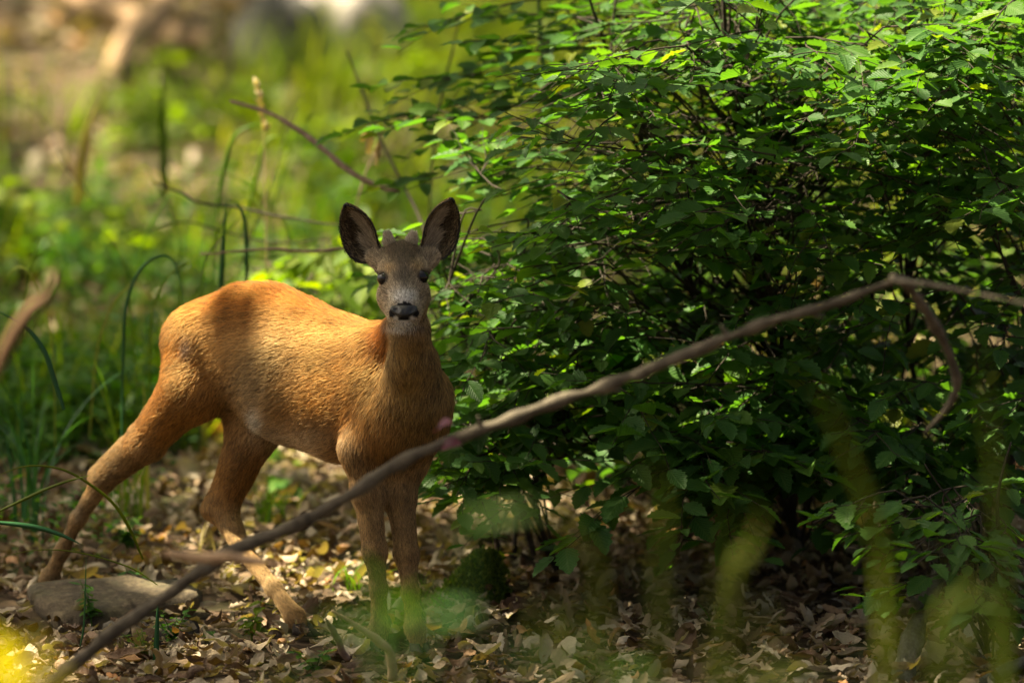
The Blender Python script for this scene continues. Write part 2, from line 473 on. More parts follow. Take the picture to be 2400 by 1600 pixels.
# ------------------------------------------------------------------ forest floor
def build_floor():
    xs = np.unique(np.concatenate([np.linspace(-120, -6, 20), np.linspace(-6, -2, 24), np.linspace(-2, 2.4, 150), np.linspace(2.4, 6, 22), np.linspace(6, 120, 20)]))
    ys = np.unique(np.concatenate([np.linspace(-60, -14, 10), np.linspace(-14, -1, 40), np.linspace(-1, 2.5, 110), np.linspace(2.5, 13, 90), np.linspace(13, 160, 24)]))
    X, Y = np.meshgrid(xs, ys, indexing='ij'); Z = ground_z(X, Y)
    near = np.exp(-(X / 2.5) ** 2) * np.clip((3 - Y) / 1.5, 0, 1)
    Z = Z - .008 + .008 * near * fbm(np.stack([X, Y], -1), 22, 3, 2)
    V = np.stack([X, Y, Z], -1).reshape(-1, 3); n = len(ys)
    i = np.arange(len(xs) - 1)[:, None] * n; j = np.arange(n - 1)[None]
    F = np.stack([i + j, i + n + j, i + n + j + 1, i + j + 1], -1).reshape(-1, 4)
    g = Nodes('forest_soil'); pos = g.geopos()
    c = g.ramp(g.noise(26, 8, pos, .7), [(.3, (.030, .020, .013)), (.48, (.085, .058, .036)), (.62, (.17, .115, .07)), (.8, (.27, .20, .13))])
    moss = g.ramp(g.noise(2.2, 5, pos, .6), [(.52, (0, 0, 0)), (.66, (1, 1, 1))])
    c = g.mix(g.math('MULTIPLY', moss, .6), c, (.05, .085, .018))
    b = g.n('ShaderNodeBsdfPrincipled'); b.inputs['Roughness'].default_value = .95; b.inputs['Specular IOR Level'].default_value = .2
    g.l(c, b.inputs['Base Color']); g.l(g.bump(g.noise(60, 8, pos, .75), .8, .02), b.inputs['Normal']); g.l(b.outputs[0], g.out.inputs[0])
    fl = obj('forest_floor', mesh_np('forest_floor', V, [F]), g.m, kind='structure', label='forest floor of soil and dead leaves rising behind the deer', cat='ground')
    # dead leaves
    r = np.random.RandomState(2)
    n1, n2 = 14500, 13000
    x = np.concatenate([r.uniform(-1.25, 1.5, n1), r.uniform(-3.2, 3.2, n2)])
    y = np.concatenate([r.uniform(-.95, 2.4, n1), 2.2 + 14.5 * r.rand(n2)])
    q = np.stack([x, y], -1)
    nearz = np.arange(n1 + n2) < n1
    leftgreen = np.clip((-x - .55) / .3, 0, 1) * np.clip((y - 1.6) / .4, 0, 1) * np.clip((4 - y) / 1, 0, 1)
    keep = r.rand(len(x)) > leftgreen * .72
    bare = fbm(q, .7, 13, 2)
    keep &= nearz | (bare > -.35) | (r.rand(len(x)) < .3)
    keep &= ~((x > -1.2) & (x < -.55) & (y > .02) & (y < .42) & (r.rand(len(x)) < .7))
    for fx, fy, fd in ((714, 1476, .02), (889, 1520, -.17), (988, 1524, -.21)):
        fp = P(fx, fy, fd); keep &= ~((np.abs(x - fp[0] - .012) < .05) & (y < fp[1] + .02) & (y > fp[1] - .16) & (r.rand(len(x)) < .8))
    x, y, nearz = x[keep], y[keep], nearz[keep]; N = len(x)
    lift = r.rand(N) ** 1.6 * np.where(nearz, .036, .04)
    z = ground_z(x, y) + .004 + lift
    az = r.uniform(0, 6.283, N); ti = r.normal(size=N) * .20 + r.normal(size=N) * .4 * (lift > .014); tj = r.normal(size=N) * .42
    ax = np.stack([np.cos(az) * np.cos(ti), np.sin(az) * np.cos(ti), np.sin(ti)], -1)
    nr = np.stack([np.sin(tj) * np.sin(az), -np.sin(tj) * np.cos(az), np.cos(tj)], -1); nr = nr * np.where(r.rand(N) < .4, -1, 1)[:, None]
    size = np.where(nearz, np.where(r.rand(N) < .3, r.uniform(.009, .022, N), .022 + .060 * r.rand(N) ** 1.3), r.uniform(.07, .13, N))
    M = basis(ax, nr, size); pos = np.stack([x, y, z], -1) - M[:, :, 0] * .0
    px, py = project(pos)
    inside = (px > 20) & (px < 2380) & (py > 1100) & (py < 1590)
    key = np.where(inside, y * .5 - lift * 22 - size * 14, 99)
    leaves_with_parts('dead_leaf', 'dead_leaf', DEAD, M_DEAD, M, pos, r.rand(N), fl, 300, key, 'leaf_litter', 5)
    return fl
floor = build_floor()

# ------------------------------------------------------------------ grass and herbs that nobody could count
def build_cover():
    r = np.random.RandomState(7)
    # grass: left side behind the deer, and the slope behind
    n1, n2, n3 = 6000, 19000, 500
    xa = r.uniform(-1.45, -.35, n1); ya = .9 + 3.0 * r.rand(n1) ** 1.2
    xb = r.uniform(-2.9, 2.9, n2); yb = 2.2 + 14.5 * r.rand(n2)
    xc = r.uniform(-1.2, 1.2, n3); yc = r.uniform(-.4, 1.4, n3)
    x = np.concatenate([xa, xb, xc]); y = np.concatenate([ya, yb, yc]); zone = np.repeat([0, 1, 2], [n1, n2, n3])
    q = np.stack([x, y], -1)
    patch = fbm(q, 1.1, 21, 3)
    px, py = project(np.stack([x, y, ground_z(x, y)], -1))
    bank = np.exp(-(((px - 230) / 330) ** 2 + ((py - 60) / 150) ** 2))           # the brown bank stays bare
    lit1 = np.exp(-(((px - 270) / 200) ** 2 + ((py - 445) / 80) ** 2)) + np.exp(-(((px - 40) / 70) ** 2 + ((py - 430) / 50) ** 2))           # and the open litter patches
    keep = np.where(zone == 1, patch > -.15 + 3.0 * bank + 2.4 * lit1, np.where(zone == 0, patch > -.9, patch > .75))
    keep &= ~((zone == 2) & (r.rand(len(x)) < .5))
    wob = 45 * fbm(q, 3.0, 5, 2)
    keep &= (zone != 0) | ((py < 1075 + wob) & ((px < 415 + wob) | (py < 820)))
    x, y, zone, patch = x[keep], y[keep], zone[keep], patch[keep]; n = len(x)
    root = np.stack([x, y, ground_z(x, y) - .005], -1)
    hgt = np.where(zone == 0, r.uniform(.06, .30, n), np.where(zone == 1, r.uniform(.12, .42, n), r.uniform(.04, .10, n))) * (1 + .3 * patch)
    azs = r.uniform(0, 6.283, n); arc = np.abs(r.normal(size=n)) * .55 + .1; wd = np.where(zone == 1, r.uniform(.004, .011, n), r.uniform(.0025, .0065, n))
    for nm, mk, mt, lab in (('undergrowth_grass', zone != 1, M_GRASS, 'fine green grass growing close behind the deer'), ('slope_grass', zone == 1, M_GRASS_LIT, 'grass growing up the slope behind, coloured a sunlit yellow-green')):
        V, F, lc = blades(root[mk], hgt[mk], azs[mk], arc[mk], wd[mk], 3)
        obj(nm, mesh_np(nm, V, [F], attrs={'lc': ('FLOAT_VECTOR', lc)}), mt, kind='stuff', label=lab, cat='grass')
    # herbs: tangled small-leaved cover at the left
    N = 22000
    cx = r.uniform(-1.4, -.42, 700); cy = .7 + 2.6 * r.rand(700) ** 1.2
    cx2 = r.uniform(-1.9, 1.3, 230); cy2 = r.uniform(2.3, 6.5, 230)
    cx, cy = np.concatenate([cx, cx2]), np.concatenate([cy, cy2])
    hpx, hpy = project(np.stack([cx, cy, ground_z(cx, cy)], -1)); hk = ((hpy < 1085) & (hpx < 420)) | (hpy < 830) | ((r.rand(len(cx)) < .05) & ~((hpx > 540) & (hpx < 1010) & (hpy > 1180)))
    hk &= ~((((hpx - 270) / 210) ** 2 + ((hpy - 445) / 85) ** 2 < 1) | (hpy < 170))
    nfirst = int(hk[:700].sum()); cx, cy = cx[hk], cy[hk]
    ch = r.uniform(.05, .20, len(cx)) * np.where(np.arange(len(cx)) < nfirst, 1, 1.5)
    k = r.randint(0, len(cx), N)
    f = r.rand(N) ** .7
    x = cx[k] + r.normal(size=N) * .035; y = cy[k] + r.normal(size=N) * .035
    z = ground_z(x, y) + f * ch[k]
    az = r.uniform(0, 6.283, N); el = r.normal(size=N) * .35 + .1
    ax = np.stack([np.cos(az) * np.cos(el), np.sin(az) * np.cos(el), np.sin(el)], -1)
    nr = unit(np.stack([r.normal(size=N) * .4, r.normal(size=N) * .4, np.ones(N)], -1))
    size = np.where(y > 2.2, r.uniform(.02, .045, N), r.uniform(.010, .026, N))
    V, F, lc = leaf_set(SIMPLE, basis(ax, nr, size), np.stack([x, y, z], -1), r.rand(N), 4)
    sv = []
    for i in range(len(cx)):
        for j in range(2):
            b = np.array((cx[i] + r.normal() * .02, cy[i] + r.normal() * .02, 0)); b[2] = ground_z(b[0], b[1])
            t = b + np.array((r.normal() * .04, r.normal() * .04, ch[i] * 1.05)); mid = (b + t) / 2 + np.array((r.normal() * .015, 0, 0))
            sv.append(tube(np.array([b, mid, t]), np.array((.0014, .0011, .0006)), 3, caps=False))
    Vs, Fs = join(sv)
    lcs = np.zeros((len(Vs), 3)); lcs[:, 2] = .3
    obj('herb_cover', mesh_np('herb_cover', np.vstack([V, Vs]), [F, Fs[0] + len(V)], attrs={'lc': ('FLOAT_VECTOR', np.vstack([lc, lcs]))}), M_HERB, kind='stuff', label='tangled small-leaved green herbs covering the ground behind the deer', cat='herbs')
build_cover()

# ------------------------------------------------------------------ hornbeam bushes
def grow_spray(r, base, direc, length, tilt, leaf_size, droop=(.10, .75), nside=3):
    """flat spray of alternate leaves; returns twig polylines and leaves (axis, normal, pos, size)"""
    twigs, LA, LN, LP, LS = [], [], [], [], []
    hx = math.hypot(direc[0], direc[1]) + 1e-9
    d0 = np.array((direc[0] / hx, direc[1] / hx, 0.0))
    def line(b, d, L, n):
        pts = [b]; cur = d.copy()
        for i in range(n):
            cur = unit(cur + r.normal(size=3) * np.array((.13, .13, .07)) + np.array((0, 0, -.045)))
            pts.append(pts[-1] + cur * L / n)
        return np.array(pts)
    def leaves_on(pts, step, smax):
        seg = np.linalg.norm(np.diff(pts, axis=0), axis=1); tot = seg.sum(); s = step * r.uniform(.4, 1.0); side = r.choice((-1, 1)); cum = np.concatenate([[0], np.cumsum(seg)])
        while s < tot + .001:
            p = np.array([np.interp(s, cum, pts[:, i]) for i in range(3)]); i = min(np.searchsorted(cum, s) - 1, len(seg) - 1)
            t = unit(pts[max(i, 0) + 1] - pts[max(i, 0)])
            an = side * r.uniform(.65, 1.15); tip = s > tot - step * .8
            if tip: an *= .25
            a = np.array((t[0] * math.cos(an) - t[1] * math.sin(an), t[0] * math.sin(an) + t[1] * math.cos(an), 0)); a = unit(a)
            dr = r.uniform(*droop) * (1 if r.rand() < .85 else -.5)
            ax_ = a * math.cos(dr) + np.array((0, 0, -math.sin(dr))) + t * .2 * t[2]
            nn = np.array((a[0] * math.sin(dr), a[1] * math.sin(dr), math.cos(dr))) + r.normal(size=3) * .28
            LA.append(unit(ax_)); LN.append(unit(nn)); LP.append(p); LS.append(leaf_size * r.uniform(.62, 1.18) * (.75 if tip else 1) * smax)
            s += step * r.uniform(.75, 1.25); side = -side
    d = unit(d0 * math.cos(tilt) + np.array((0, 0, math.sin(tilt))))
    main = line(base, d, length, 6); twigs.append((main, .0022)); leaves_on(main[1:], .040, 1.0)
    for k in range(nside):
        f = r.uniform(.2, .75); i = int(f * 6); b = main[i]; sgn = 1 if k % 2 else -1
        an = sgn * r.uniform(.5, .95); t = unit(main[i + 1] - main[i])
        dd = unit(np.array((t[0] * math.cos(an) - t[1] * math.sin(an), t[0] * math.sin(an) + t[1] * math.cos(an), t[2] + r.normal() * .12)))
        sd = line(b, dd, length * r.uniform(.4, .65), 4); twigs.append((sd, .0014)); leaves_on(sd[1:], .038, .92)
    return twigs, LA, LN, LP, LS

FLECKS = [(1085, 585, .6), (1120, 625, .55), (1210, 665, .45), (1290, 650, .45), (1390, 735, .4), (1500, 762, .4), (1560, 770, .35), (1860, 865, .3), (1930, 905, .3), (1080, 765, .45), (1160, 745, .45), (1440, 905, .3), (1700, 785, .35), (2000, 875, .3), (1960, 540, .4), (2010, 550, .4), (1820, 565, .45), (1330, 560, .5), (1620, 620, .4), (2120, 640, .4), (2250, 760, .3), (1250, 850, .35), (1600, 900, .25), (2150, 950, .25), (1750, 980, .2)]
def build_bush(name, label, seed, stems, sprays, mat, n_single=300, leaf=.075, droop=(.10, .75), stem_r=.0085, group=None, cat='bush', span=(.20, .40), tilt=(-.30, .18), temps=None, bark=None, nside=3, y_flat=False):
    """stems: list of world polylines; sprays: list of (centre point, direction or None)"""
    r = np.random.RandomState(seed)
    base = np.mean([s[0] for s in stems], 0); base[2] = ground_z(base[0], base[1])
    root = obj(name, None, label=label, cat=cat, group=group, loc=tuple(base))
    bk = bark or M_BARK
    dense = []
    for s in stems:
        p = spline(s, 26); p = p + .012 * np.stack([fbm(p * 6, 1.0, seed + i, 2) for i in range(3)], -1)
        rad = np.linspace(stem_r, stem_r * .25, 26) * r.uniform(.8, 1.25)
        V, F = tube(p, rad, 7, .12, seed)
        obj('stem', mesh_np('stem', V - base, F), bk, root); dense.append((p, rad))
    allp = np.vstack([d[0] for d in dense])
    tw, A, Nn, Pp, S = [], [], [], [], []
    for c, direc in sprays:
        L = r.uniform(*span)
        hd = np.hypot(allp[:, 0] - c[0], allp[:, 1] - c[1])
        cost = hd + r.uniform(0, .25, len(allp)) + 2.0 * np.abs(allp[:, 2] - (c[2] - .12 - .25 * hd)); at = allp[np.argmin(cost)]
        if direc is None:
            o = c - at; o[2] = 0
            a = math.atan2(o[1], o[0]) + r.normal() * .5; direc = np.array((math.cos(a), math.sin(a), 0))
        direc = unit(direc)
        b = c - direc * L * .5
        up_ = project(c)[1] < 560 and y_flat
        t1, a1, n1, p1, s1 = grow_spray(r, b, direc, L, r.uniform(*tilt) * (.6 if up_ else 1), leaf, (-.05, .36) if up_ else droop, nside) if project(c)[1] < 780 or not y_flat else grow_spray(r, b, direc, L, r.uniform(*tilt), leaf * 1.25, droop, nside)
        tw += t1; A += a1; Nn += n1; Pp += p1; S += s1
        mid = (at + b) / 2 + np.array((r.normal() * .03, r.normal() * .03, r.uniform(0, .07)))
        if np.linalg.norm(b - at) > .03:
            pts = spline([at, mid, b], 8); tw.append((pts, None))
    tubes = []
    for pts, rr in tw:
        rad = np.linspace(.0030, .0017, len(pts)) if rr is None else np.linspace(rr, .0007, len(pts))
        tubes.append(tube(pts, rad, 5, 0, 0, False))
    Vt, Ft = join(tubes)
    obj('twigs', mesh_np('twigs', Vt - base, Ft), bk, root, kind='stuff')
    A, Nn, Pp, S = map(np.array, (A, Nn, Pp, S))
    # a few shafts through the leaves where single sprays catch the sun
    for fx, fy, fd in FLECKS:
        t_ = P(fx, fy, fd); d_ = Pp - t_; along = d_ @ SUN; off = np.linalg.norm(d_ - along[:, None] * SUN, axis=1)
        k_ = ~((along > .035) & (off < .058)); A, Nn, Pp, S = A[k_], Nn[k_], Pp[k_], S[k_]
    px, py = project(Pp)
    inside = (px > -20) & (px < 2420) & (py > -20) & (py < 1620)
    key = np.where(inside, Pp[:, 1] - 6 * S, 99)
    leaves_with_parts('leaf', 'leaf', temps or HORN, mat, basis(A, Nn, S), Pp, r.rand(len(Pp)), root, n_single, key, 'foliage', seed + 3)
    return root

def stem_line(r, x, y, topx, topy, h):
    z = float(ground_z(x, y))
    return [np.array((x, y, z - .02)), np.array((x + (topx - x) * .25 + r.normal() * .03, y + (topy - y) * .3, z + h * .33)), np.array((x + (topx - x) * .6 + r.normal() * .05, y + (topy - y) * .6, z + h * .68)), np.array((topx, topy, z + h))]

def region(r, n, px, py, y, bias=1.0):
    out = []
    while len(out) < n:
        yy = y[0] + (y[1] - y[0]) * r.rand() ** bias
        p = P(r.uniform(*px), r.uniform(*py), yy)
        if p[2] > ground_z(p[0], p[1]) + .07: out.append((p, None))
    return out

def build_bushes():
    r = np.random.RandomState(31)
    flat = (-.05, .45)
    st = [stem_line(r, x, y, tx, ty, h) for x, y, tx, ty, h in (
        (.55, 1.25, .30, .8, 1.35), (.62, 1.3, .62, .8, 1.6), (.70, 1.2, .95, .6, 1.6), (.80, 1.3, 1.2, 1.0, 1.6), (.5, 1.4, .15, 1.2, 1.35),
        (1.0, 1.0, 1.3, .4, 1.4), (.72, 1.4, .70, 1.5, 1.6), (.45, 1.15, .10, .5, 1.4), (.9, 1.15, .80, .20, 1.55), (.6, 1.1, .40, .20, 1.45))]
    sp = []
    sp += region(r, 165, (1320, 2480), (90, 520), (-.15, .95), 1.1)
    sp += region(r, 170, (1270, 2480), (330, 1000), (.05, 1.1), 1.1)
    sp += region(r, 80, (1350, 2480), (480, 1080), (.9, 2.2))
    sp += region(r, 40, (1130, 1480), (540, 1000), (.15, 1.0))
    sp += region(r, 26, (1450, 2050), (900, 1110), (.0, .5))
    sp += region(r, 64, (1550, 2480), (-80, 220), (-.1, 1.1))
    sp += region(r, 60, (1350, 2480), (-90, 110), (.2, 1.5))
    sp += region(r, 34, (1650, 2480), (930, 1120), (.0, .7))
    left = np.array((-1.0, -.15, 0))
    for c in ((930, 190, .9), (1010, 215, 1.0), (1130, 205, 1.0), (1250, 220, .9), (1180, 95, 1.1), (1290, 110, .9), (1420, 140, .8), (1500, 150, .6),
              (1150, 330, .6), (1240, 350, .55), (1330, 300, .7), (1180, 20, 1.2), (1300, 40, 1.1), (1120, 60, .9), (1230, 75, .8), (1350, 95, .7), (1420, 60, .8), (1480, 20, .9), (1340, 180, .7), (1440, 220, .6), (1210, 150, .9), (1100, 195, .8), (1380, 10, 1.0), (1290, 250, .7), (1400, 290, .6), (1480, 100, .6), (1010, 400, 1.0), (1160, 420, .7), (1250, 430, .6)):
        sp.append((P(*c), left + r.normal(size=3) * .25))
    build_bush('hornbeam_bush', 'large dense hornbeam bush with toothed green leaves filling the space beside the deer', 77, st, sp, M_HORN, 300, .064, (.05, .65), tilt=(-.22, .14), y_flat=True)
    # low shrub close behind the deer's neck and chest
    r = np.random.RandomState(8)
    st = [stem_line(r, x, y, tx, ty, h) for x, y, tx, ty, h in ((-.02, .75, -.12, .5, .62), (.05, .8, .05, .55, .7), (.10, .7, .2, .4, .6), (.0, .85, -.15, .9, .5))]
    sp = region(r, 38, (1040, 1330), (600, 1080), (.12, .8)) + region(r, 10, (1000, 1110), (440, 720), (.4, .9)) + region(r, 10, (1050, 1260), (1000, 1130), (.05, .4))
    build_bush('hornbeam_shrub', 'low hornbeam shrub growing close behind the neck and chest of the deer', 91, st, sp, M_HORN, 220, .068, (.0, .6), stem_r=.007)
    # sapling at the lower right
    r = np.random.RandomState(15)
    bx, by = float(P(2330, 1480, -.3)[0]), -.28
    st = [stem_line(r, bx, by, float(P(2180, 1200, -.45)[0]), -.45, .40), stem_line(r, bx + .02, by + .02, float(P(2380, 1190, -.3)[0]), -.3, .42)]
    sp = [(P(*c), np.array(d)) for c, d in (
        ((2060, 1165, -0.42), (-1, -.3, 0)), ((2150, 1150, -0.35), (-.7, -.6, 0)), ((2100, 1300, -0.50), (-1, -.4, 0)), ((2200, 1260, -0.55), (-.6, -.8, 0)), ((2290, 1230, -0.40), (.2, -1, 0)),
        ((2360, 1260, -0.45), (.8, -.6, 0)), ((2240, 1340, -0.52), (-.3, -1, 0)), ((2340, 1370, -0.45), (.6, -.7, 0)), ((2150, 1400, -0.42), (-1, -.2, 0)), ((2280, 1180, -0.25), (.1, -1, 0)), ((2400, 1430, -0.40), (.9, -.3, 0)), ((2330, 1150, -0.20), (.6, -.5, 0)),
        ((1990, 1150, -0.40), (-1, -.1, 0)), ((2080, 1210, -0.45), (-.9, -.5, 0)), ((2170, 1210, -0.50), (-.6, -.8, 0)), ((2260, 1290, -0.55), (-.1, -1, 0)), ((2330, 1310, -0.50), (.3, -1, 0)), ((2140, 1340, -0.52), (-.9, -.4, 0)), ((2390, 1330, -0.45), (.6, -.8, 0)), ((2220, 1180, -0.40), (-.4, -.9, 0)), ((2300, 1400, -0.45), (.2, -1, 0)), ((2390, 1210, -0.30), (.5, -.8, 0)))]
    build_bush('hornbeam_sapling', 'small hornbeam sapling with glossy leaves over the grey dead stick', 55, st, sp, M_HORN, 300, .070, (.10, .60), .006, cat='sapling', span=(.14, .22), tilt=(-.25, .10), nside=3)
build_bushes()
# ------------------------------------------------------------------ roe deer
def build_deer():
    rs = np.random.RandomState(11)
    U = unit(np.array((0.69, -0.723, 0.0)))           # the way the trunk points
    RT = np.array((-0.723, -0.69, 0.0))               # towards its right flank
    DOWN = np.array((0, 0, -1.0))
    back = -U
    prims = []
    def prim(a, b, ra, rb, k=0.03, sq=None, s=1.0, flow=None, L=0.02, c=0):
        a = P(*a); b = P(*b)
        if flow is None: flow = unit(b - a)
        prims.append(dict(a=a, b=b, ra=ra, rb=rb, k=k, sq=sq, s=s, flow=unit(flow), L=L, c=c))
    # coat colours (base colour, linear)
    COAT = np.array([
        (0.30, 0.128, 0.026),  # 0 flank
        (0.33, 0.100, 0.012),   # 1 rump and back
        (0.36, 0.21, 0.080),    # 2 lower legs
        (0.28, 0.165, 0.052),    # 3 neck
        (0.52, 0.41, 0.27),  # 4 face
        (0.46, 0.32, 0.16),    # 5 belly
        (0.33, 0.138, 0.028),    # 6 thigh
    ])
    bf = back * 0.85 + DOWN * 0.35
    # trunk
    T = [((505, 836, .255), .092), ((585, 815, .18), .113), ((690, 866, .09), .124), ((812, 908, -.016), .117), ((895, 928, -.09), .112), ((938, 945, -.125), .092)]
    for (a, ra), (b, rb) in zip(T[:-1], T[1:]):
        prim(a, b, ra, rb, .04, RT, .74, bf, .028, 0)
    prim((408, 765, .325), (450, 765, .29), .014, .03, .035, None, 1, back + DOWN * .8, .022, 1)
    prim((520, 765, .24), (640, 750, .14), .030, .045, .05, None, 1, back, .022, 1)
    prim((640, 750, .14), (860, 845, -.06), .045, .045, .05, None, 1, back, .022, 1)
    # belly
    prim((650, 950, .12), (790, 995, -.0), .045, .056, .05, RT, .8, back + DOWN * .1, .028, 5)
    prim((592, 965, .14), (607, 990, .13), .015, .010, .018, None, 1, DOWN, .034, 5)
    # right hind leg, stretched back
    thf = DOWN * .8 + back * .55
    prim((464, 810, .215), (456, 905, .20), .074, .060, .05, RT, .85, thf, .024, 6)
    prim((452, 908, .20), (345, 1030, .275), .058, .035, .03, None, 1, None, .020, 6)
    prim((345, 1034, .275), (242, 1122, .345), .036, .0235, .02, None, 1, None, .014, 2)
    prim((232, 1108, .355), (300, 1048, .30), .014, .018, .02, None, 1, P(232, 1108, .355) - P(300, 1048, .30), .012, 2)
    prim((240, 1126, .345), (184, 1214, .365), .0200, .0130, .015, None, 1, None, .010, 2)
    prim((184, 1214, .365), (146, 1290, .385), .0130, .0115, .015, None, 1, None, .009, 2)
    prim((146, 1290, .385), (118, 1352, .40), .0115, .0155, .015, None, 1, None, .010, 2)
    prim((118, 1352, .40), (98, 1394, .395), .0155, .0135, .015, None, 1, None, .010, 2)
    # left hind leg, stepping forward
    prim((548, 850, .33), (600, 990, .21), .068, .052, .04, RT, .85, thf, .022, 6)
    prim((600, 990, .21), (522, 1186, .215), .050, .028, .03, None, 1, None, .016, 6)
    prim((492, 1192, .225), (560, 1110, .215), .015, .02, .02, None, 1, P(492, 1192, .225) - P(560, 1110, .215), .012, 6)
    prim((520, 1188, .215), (566, 1282, .15), .028, .0160, .02, None, 1, None, .011, 2)
    prim((566, 1282, .15), (640, 1376, .085), .0160, .0130, .015, None, 1, None, .010, 2)
    prim((640, 1376, .085), (690, 1444, .04), .0130, .0170, .015, None, 1, None, .010, 2)
    prim((690, 1444, .04), (703, 1462, .026), .0165, .0135, .015, None, 1, None, .009, 2)
    # right foreleg
    prim((895, 850, -.12), (912, 985, -.18), .062, .050, .05, RT, .8, DOWN + back * .45, .024, 0)
    prim((912, 985, -.18), (854, 1052, -.15), .048, .036, .035, None, 1, DOWN + back * .3, .024, 0)
    prim((852, 1052, -.15), (861, 1150, -.16), .040, .028, .03, None, 1, None, .014, 2)
    prim((861, 1150, -.16), (878, 1290, -.175), .027, .0205, .02, None, 1, None, .010, 2)
    prim((878, 1290, -.175), (887, 1376, -.172), .0205, .0135, .015, None, 1, None, .009, 2)
    prim((887, 1376, -.172), (890, 1465, -.165), .0135, .0155, .015, None, 1, None, .009, 2)
    prim((890, 1465, -.165), (889, 1508, -.168), .0155, .0135, .015, None, 1, None, .009, 2)
    # left foreleg
    prim((975, 960, -.14), (948, 1065, -.12), .055, .042, .04, None, 1, DOWN, .022, 3)
    prim((948, 1065, -.12), (938, 1160, -.135), .040, .027, .03, None, 1, None, .014, 2)
    prim((938, 1160, -.135), (953, 1297, -.165), .026, .0205, .02, None, 1, None, .010, 2)
    prim((953, 1297, -.165), (962, 1386, -.185), .0205, .0135, .015, None, 1, None, .009, 2)
    prim((962, 1386, -.185), (972, 1470, -.2), .0135, .0160, .015, None, 1, None, .009, 2)
    prim((972, 1470, -.2), (981, 1512, -.208), .0160, .0140, .015, None, 1, None, .009, 2)
    # chest and neck
    nf = DOWN + np.array((0, -.25, 0))
    prim((962, 985, -.17), (975, 935, -.19), .056, .054, .04, None, 1, DOWN + back * .2, .026, 3)
    prim((974, 925, -.195), (966, 850, -.235), .056, .040, .03, None, 1, nf, .020, 3)
    prim((966, 850, -.235), (961, 785, -.262), .040, .0305, .03, None, 1, nf, .015, 3)
    prim((961, 785, -.262), (950, 700, -.275), .0305, .036, .02, None, 1, nf, .012, 3)
    prim((885, 850, -.08), (952, 755, -.235), .045, .030, .03, None, 1, back + DOWN * .6, .020, 1)
    # head
    nose = P(947, 724, -.405)
    prim((943, 615, -.262), (945, 652, -.315), .0405, .0405, .015, None, 1, None, .009, 4)
    for sx in (-1, 1):
        prim((945 + sx * 36, 636 - sx * 2, -.298), (945 + sx * 33, 668 - sx * 2, -.318), .0185, .016, .012, None, 1, None, .007, 4)
        prim((946 + sx * 28, 694 - sx, -.268), (947 + sx * 14, 742, -.352), .0240, .018, .012, None, 1, None, .009, 4)
        prim((947 + sx * 15, 722, -.372), (947 + sx * 18, 733, -.387), .017, .0165, .008, None, 1, None, .004, 4)
        prim((945 + sx * 46, 612, -.25), (945 + sx * 60, 604, -.246), .024, .019, .015, None, 1, None, .012, 4)
    prim((946, 690, -.272), (946, 640, -.25), .040, .042, .02, None, 1, None, .010, 4)
    prim((945, 660, -.322), (947, 716, -.388), .031, .0215, .015, None, 1, None, .006, 4)
    prim((947, 735, -.355), (947, 754, -.386), .018, .0145, .010, None, 1, None, .004, 4)
    n_head0 = len(prims) - 12

    # ---- signed distance field on a grid, smooth union, then surface nets
    h = 0.0042
    allp = np.array([q for d in prims for q in (d['a'], d['b'])])
    lo = allp.min(0) - 0.17; hi = allp.max(0) + 0.17
    dims = np.ceil((hi - lo) / h).astype(int)
    F = np.full(dims, 0.06, np.float32)
    ax = [lo[i] + np.arange(dims[i]) * h for i in range(3)]
    def pd(d, X, Y, Z):
        a, b = d['a'], d['b']; ab = b - a
        x, y, z = X - a[0], Y - a[1], Z - a[2]
        if d['sq'] is not None:
            w = d['sq']; f = (1 / d['s'] - 1)
            q = (x * w[0] + y * w[1] + z * w[2]) * f
            x = x + w[0] * q; y = y + w[1] * q; z = z + w[2] * q
            qa = (ab @ w) * f; ab = ab + w * qa
        t = np.clip((x * ab[0] + y * ab[1] + z * ab[2]) / (ab @ ab), 0, 1)
        dd = np.sqrt((x - t * ab[0]) ** 2 + (y - t * ab[1]) ** 2 + (z - t * ab[2]) ** 2) - (d['ra'] + t * (d['rb'] - d['ra']))
        return dd * (d['s'] ** 0.5)
    for d in prims:
        m = max(d['ra'], d['rb']) + d['k'] + 0.012
        i0 = np.maximum(((np.minimum(d['a'], d['b']) - m - lo) / h).astype(int), 0)
        i1 = np.minimum(((np.maximum(d['a'], d['b']) + m - lo) / h).astype(int) + 2, dims)
        sl = tuple(slice(i0[i], i1[i]) for i in range(3))
        X = ax[0][sl[0]][:, None, None].astype(np.float32); Y = ax[1][sl[1]][None, :, None].astype(np.float32); Z = ax[2][sl[2]][None, None].astype(np.float32)
        D = pd(d, X, Y, Z); G = F[sl]; k = d['k']
        e = np.maximum(k - np.abs(D - G), 0) / k
        F[sl] = np.minimum(D, G) - e * e * k * 0.25
    # surface nets
    ins = F < 0
    s = ins.astype(np.int8)
    c8 = sum(s[dx:dims[0] - 1 + dx, dy:dims[1] - 1 + dy, dz:dims[2] - 1 + dz] for dx in (0, 1) for dy in (0, 1) for dz in (0, 1))
    act = np.argwhere((c8 > 0) & (c8 < 8))
    offs = np.array([(dx, dy, dz) for dx in (0, 1) for dy in (0, 1) for dz in (0, 1)])
    cv = np.stack([F[act[:, 0] + o[0], act[:, 1] + o[1], act[:, 2] + o[2]] for o in offs], 1)
    acc = np.zeros((len(act), 3)); cnt = np.zeros(len(act))
    for i in range(8):
        for j in range(i + 1, 8):
            if np.abs(offs[i] - offs[j]).sum() != 1: continue
            m = (cv[:, i] < 0) != (cv[:, j] < 0)
            t = cv[m, i] / (cv[m, i] - cv[m, j])
            acc[m] += offs[i] + t[:, None] * (offs[j] - offs[i]); cnt[m] += 1
    V = lo + (act + acc / cnt[:, None]) * h
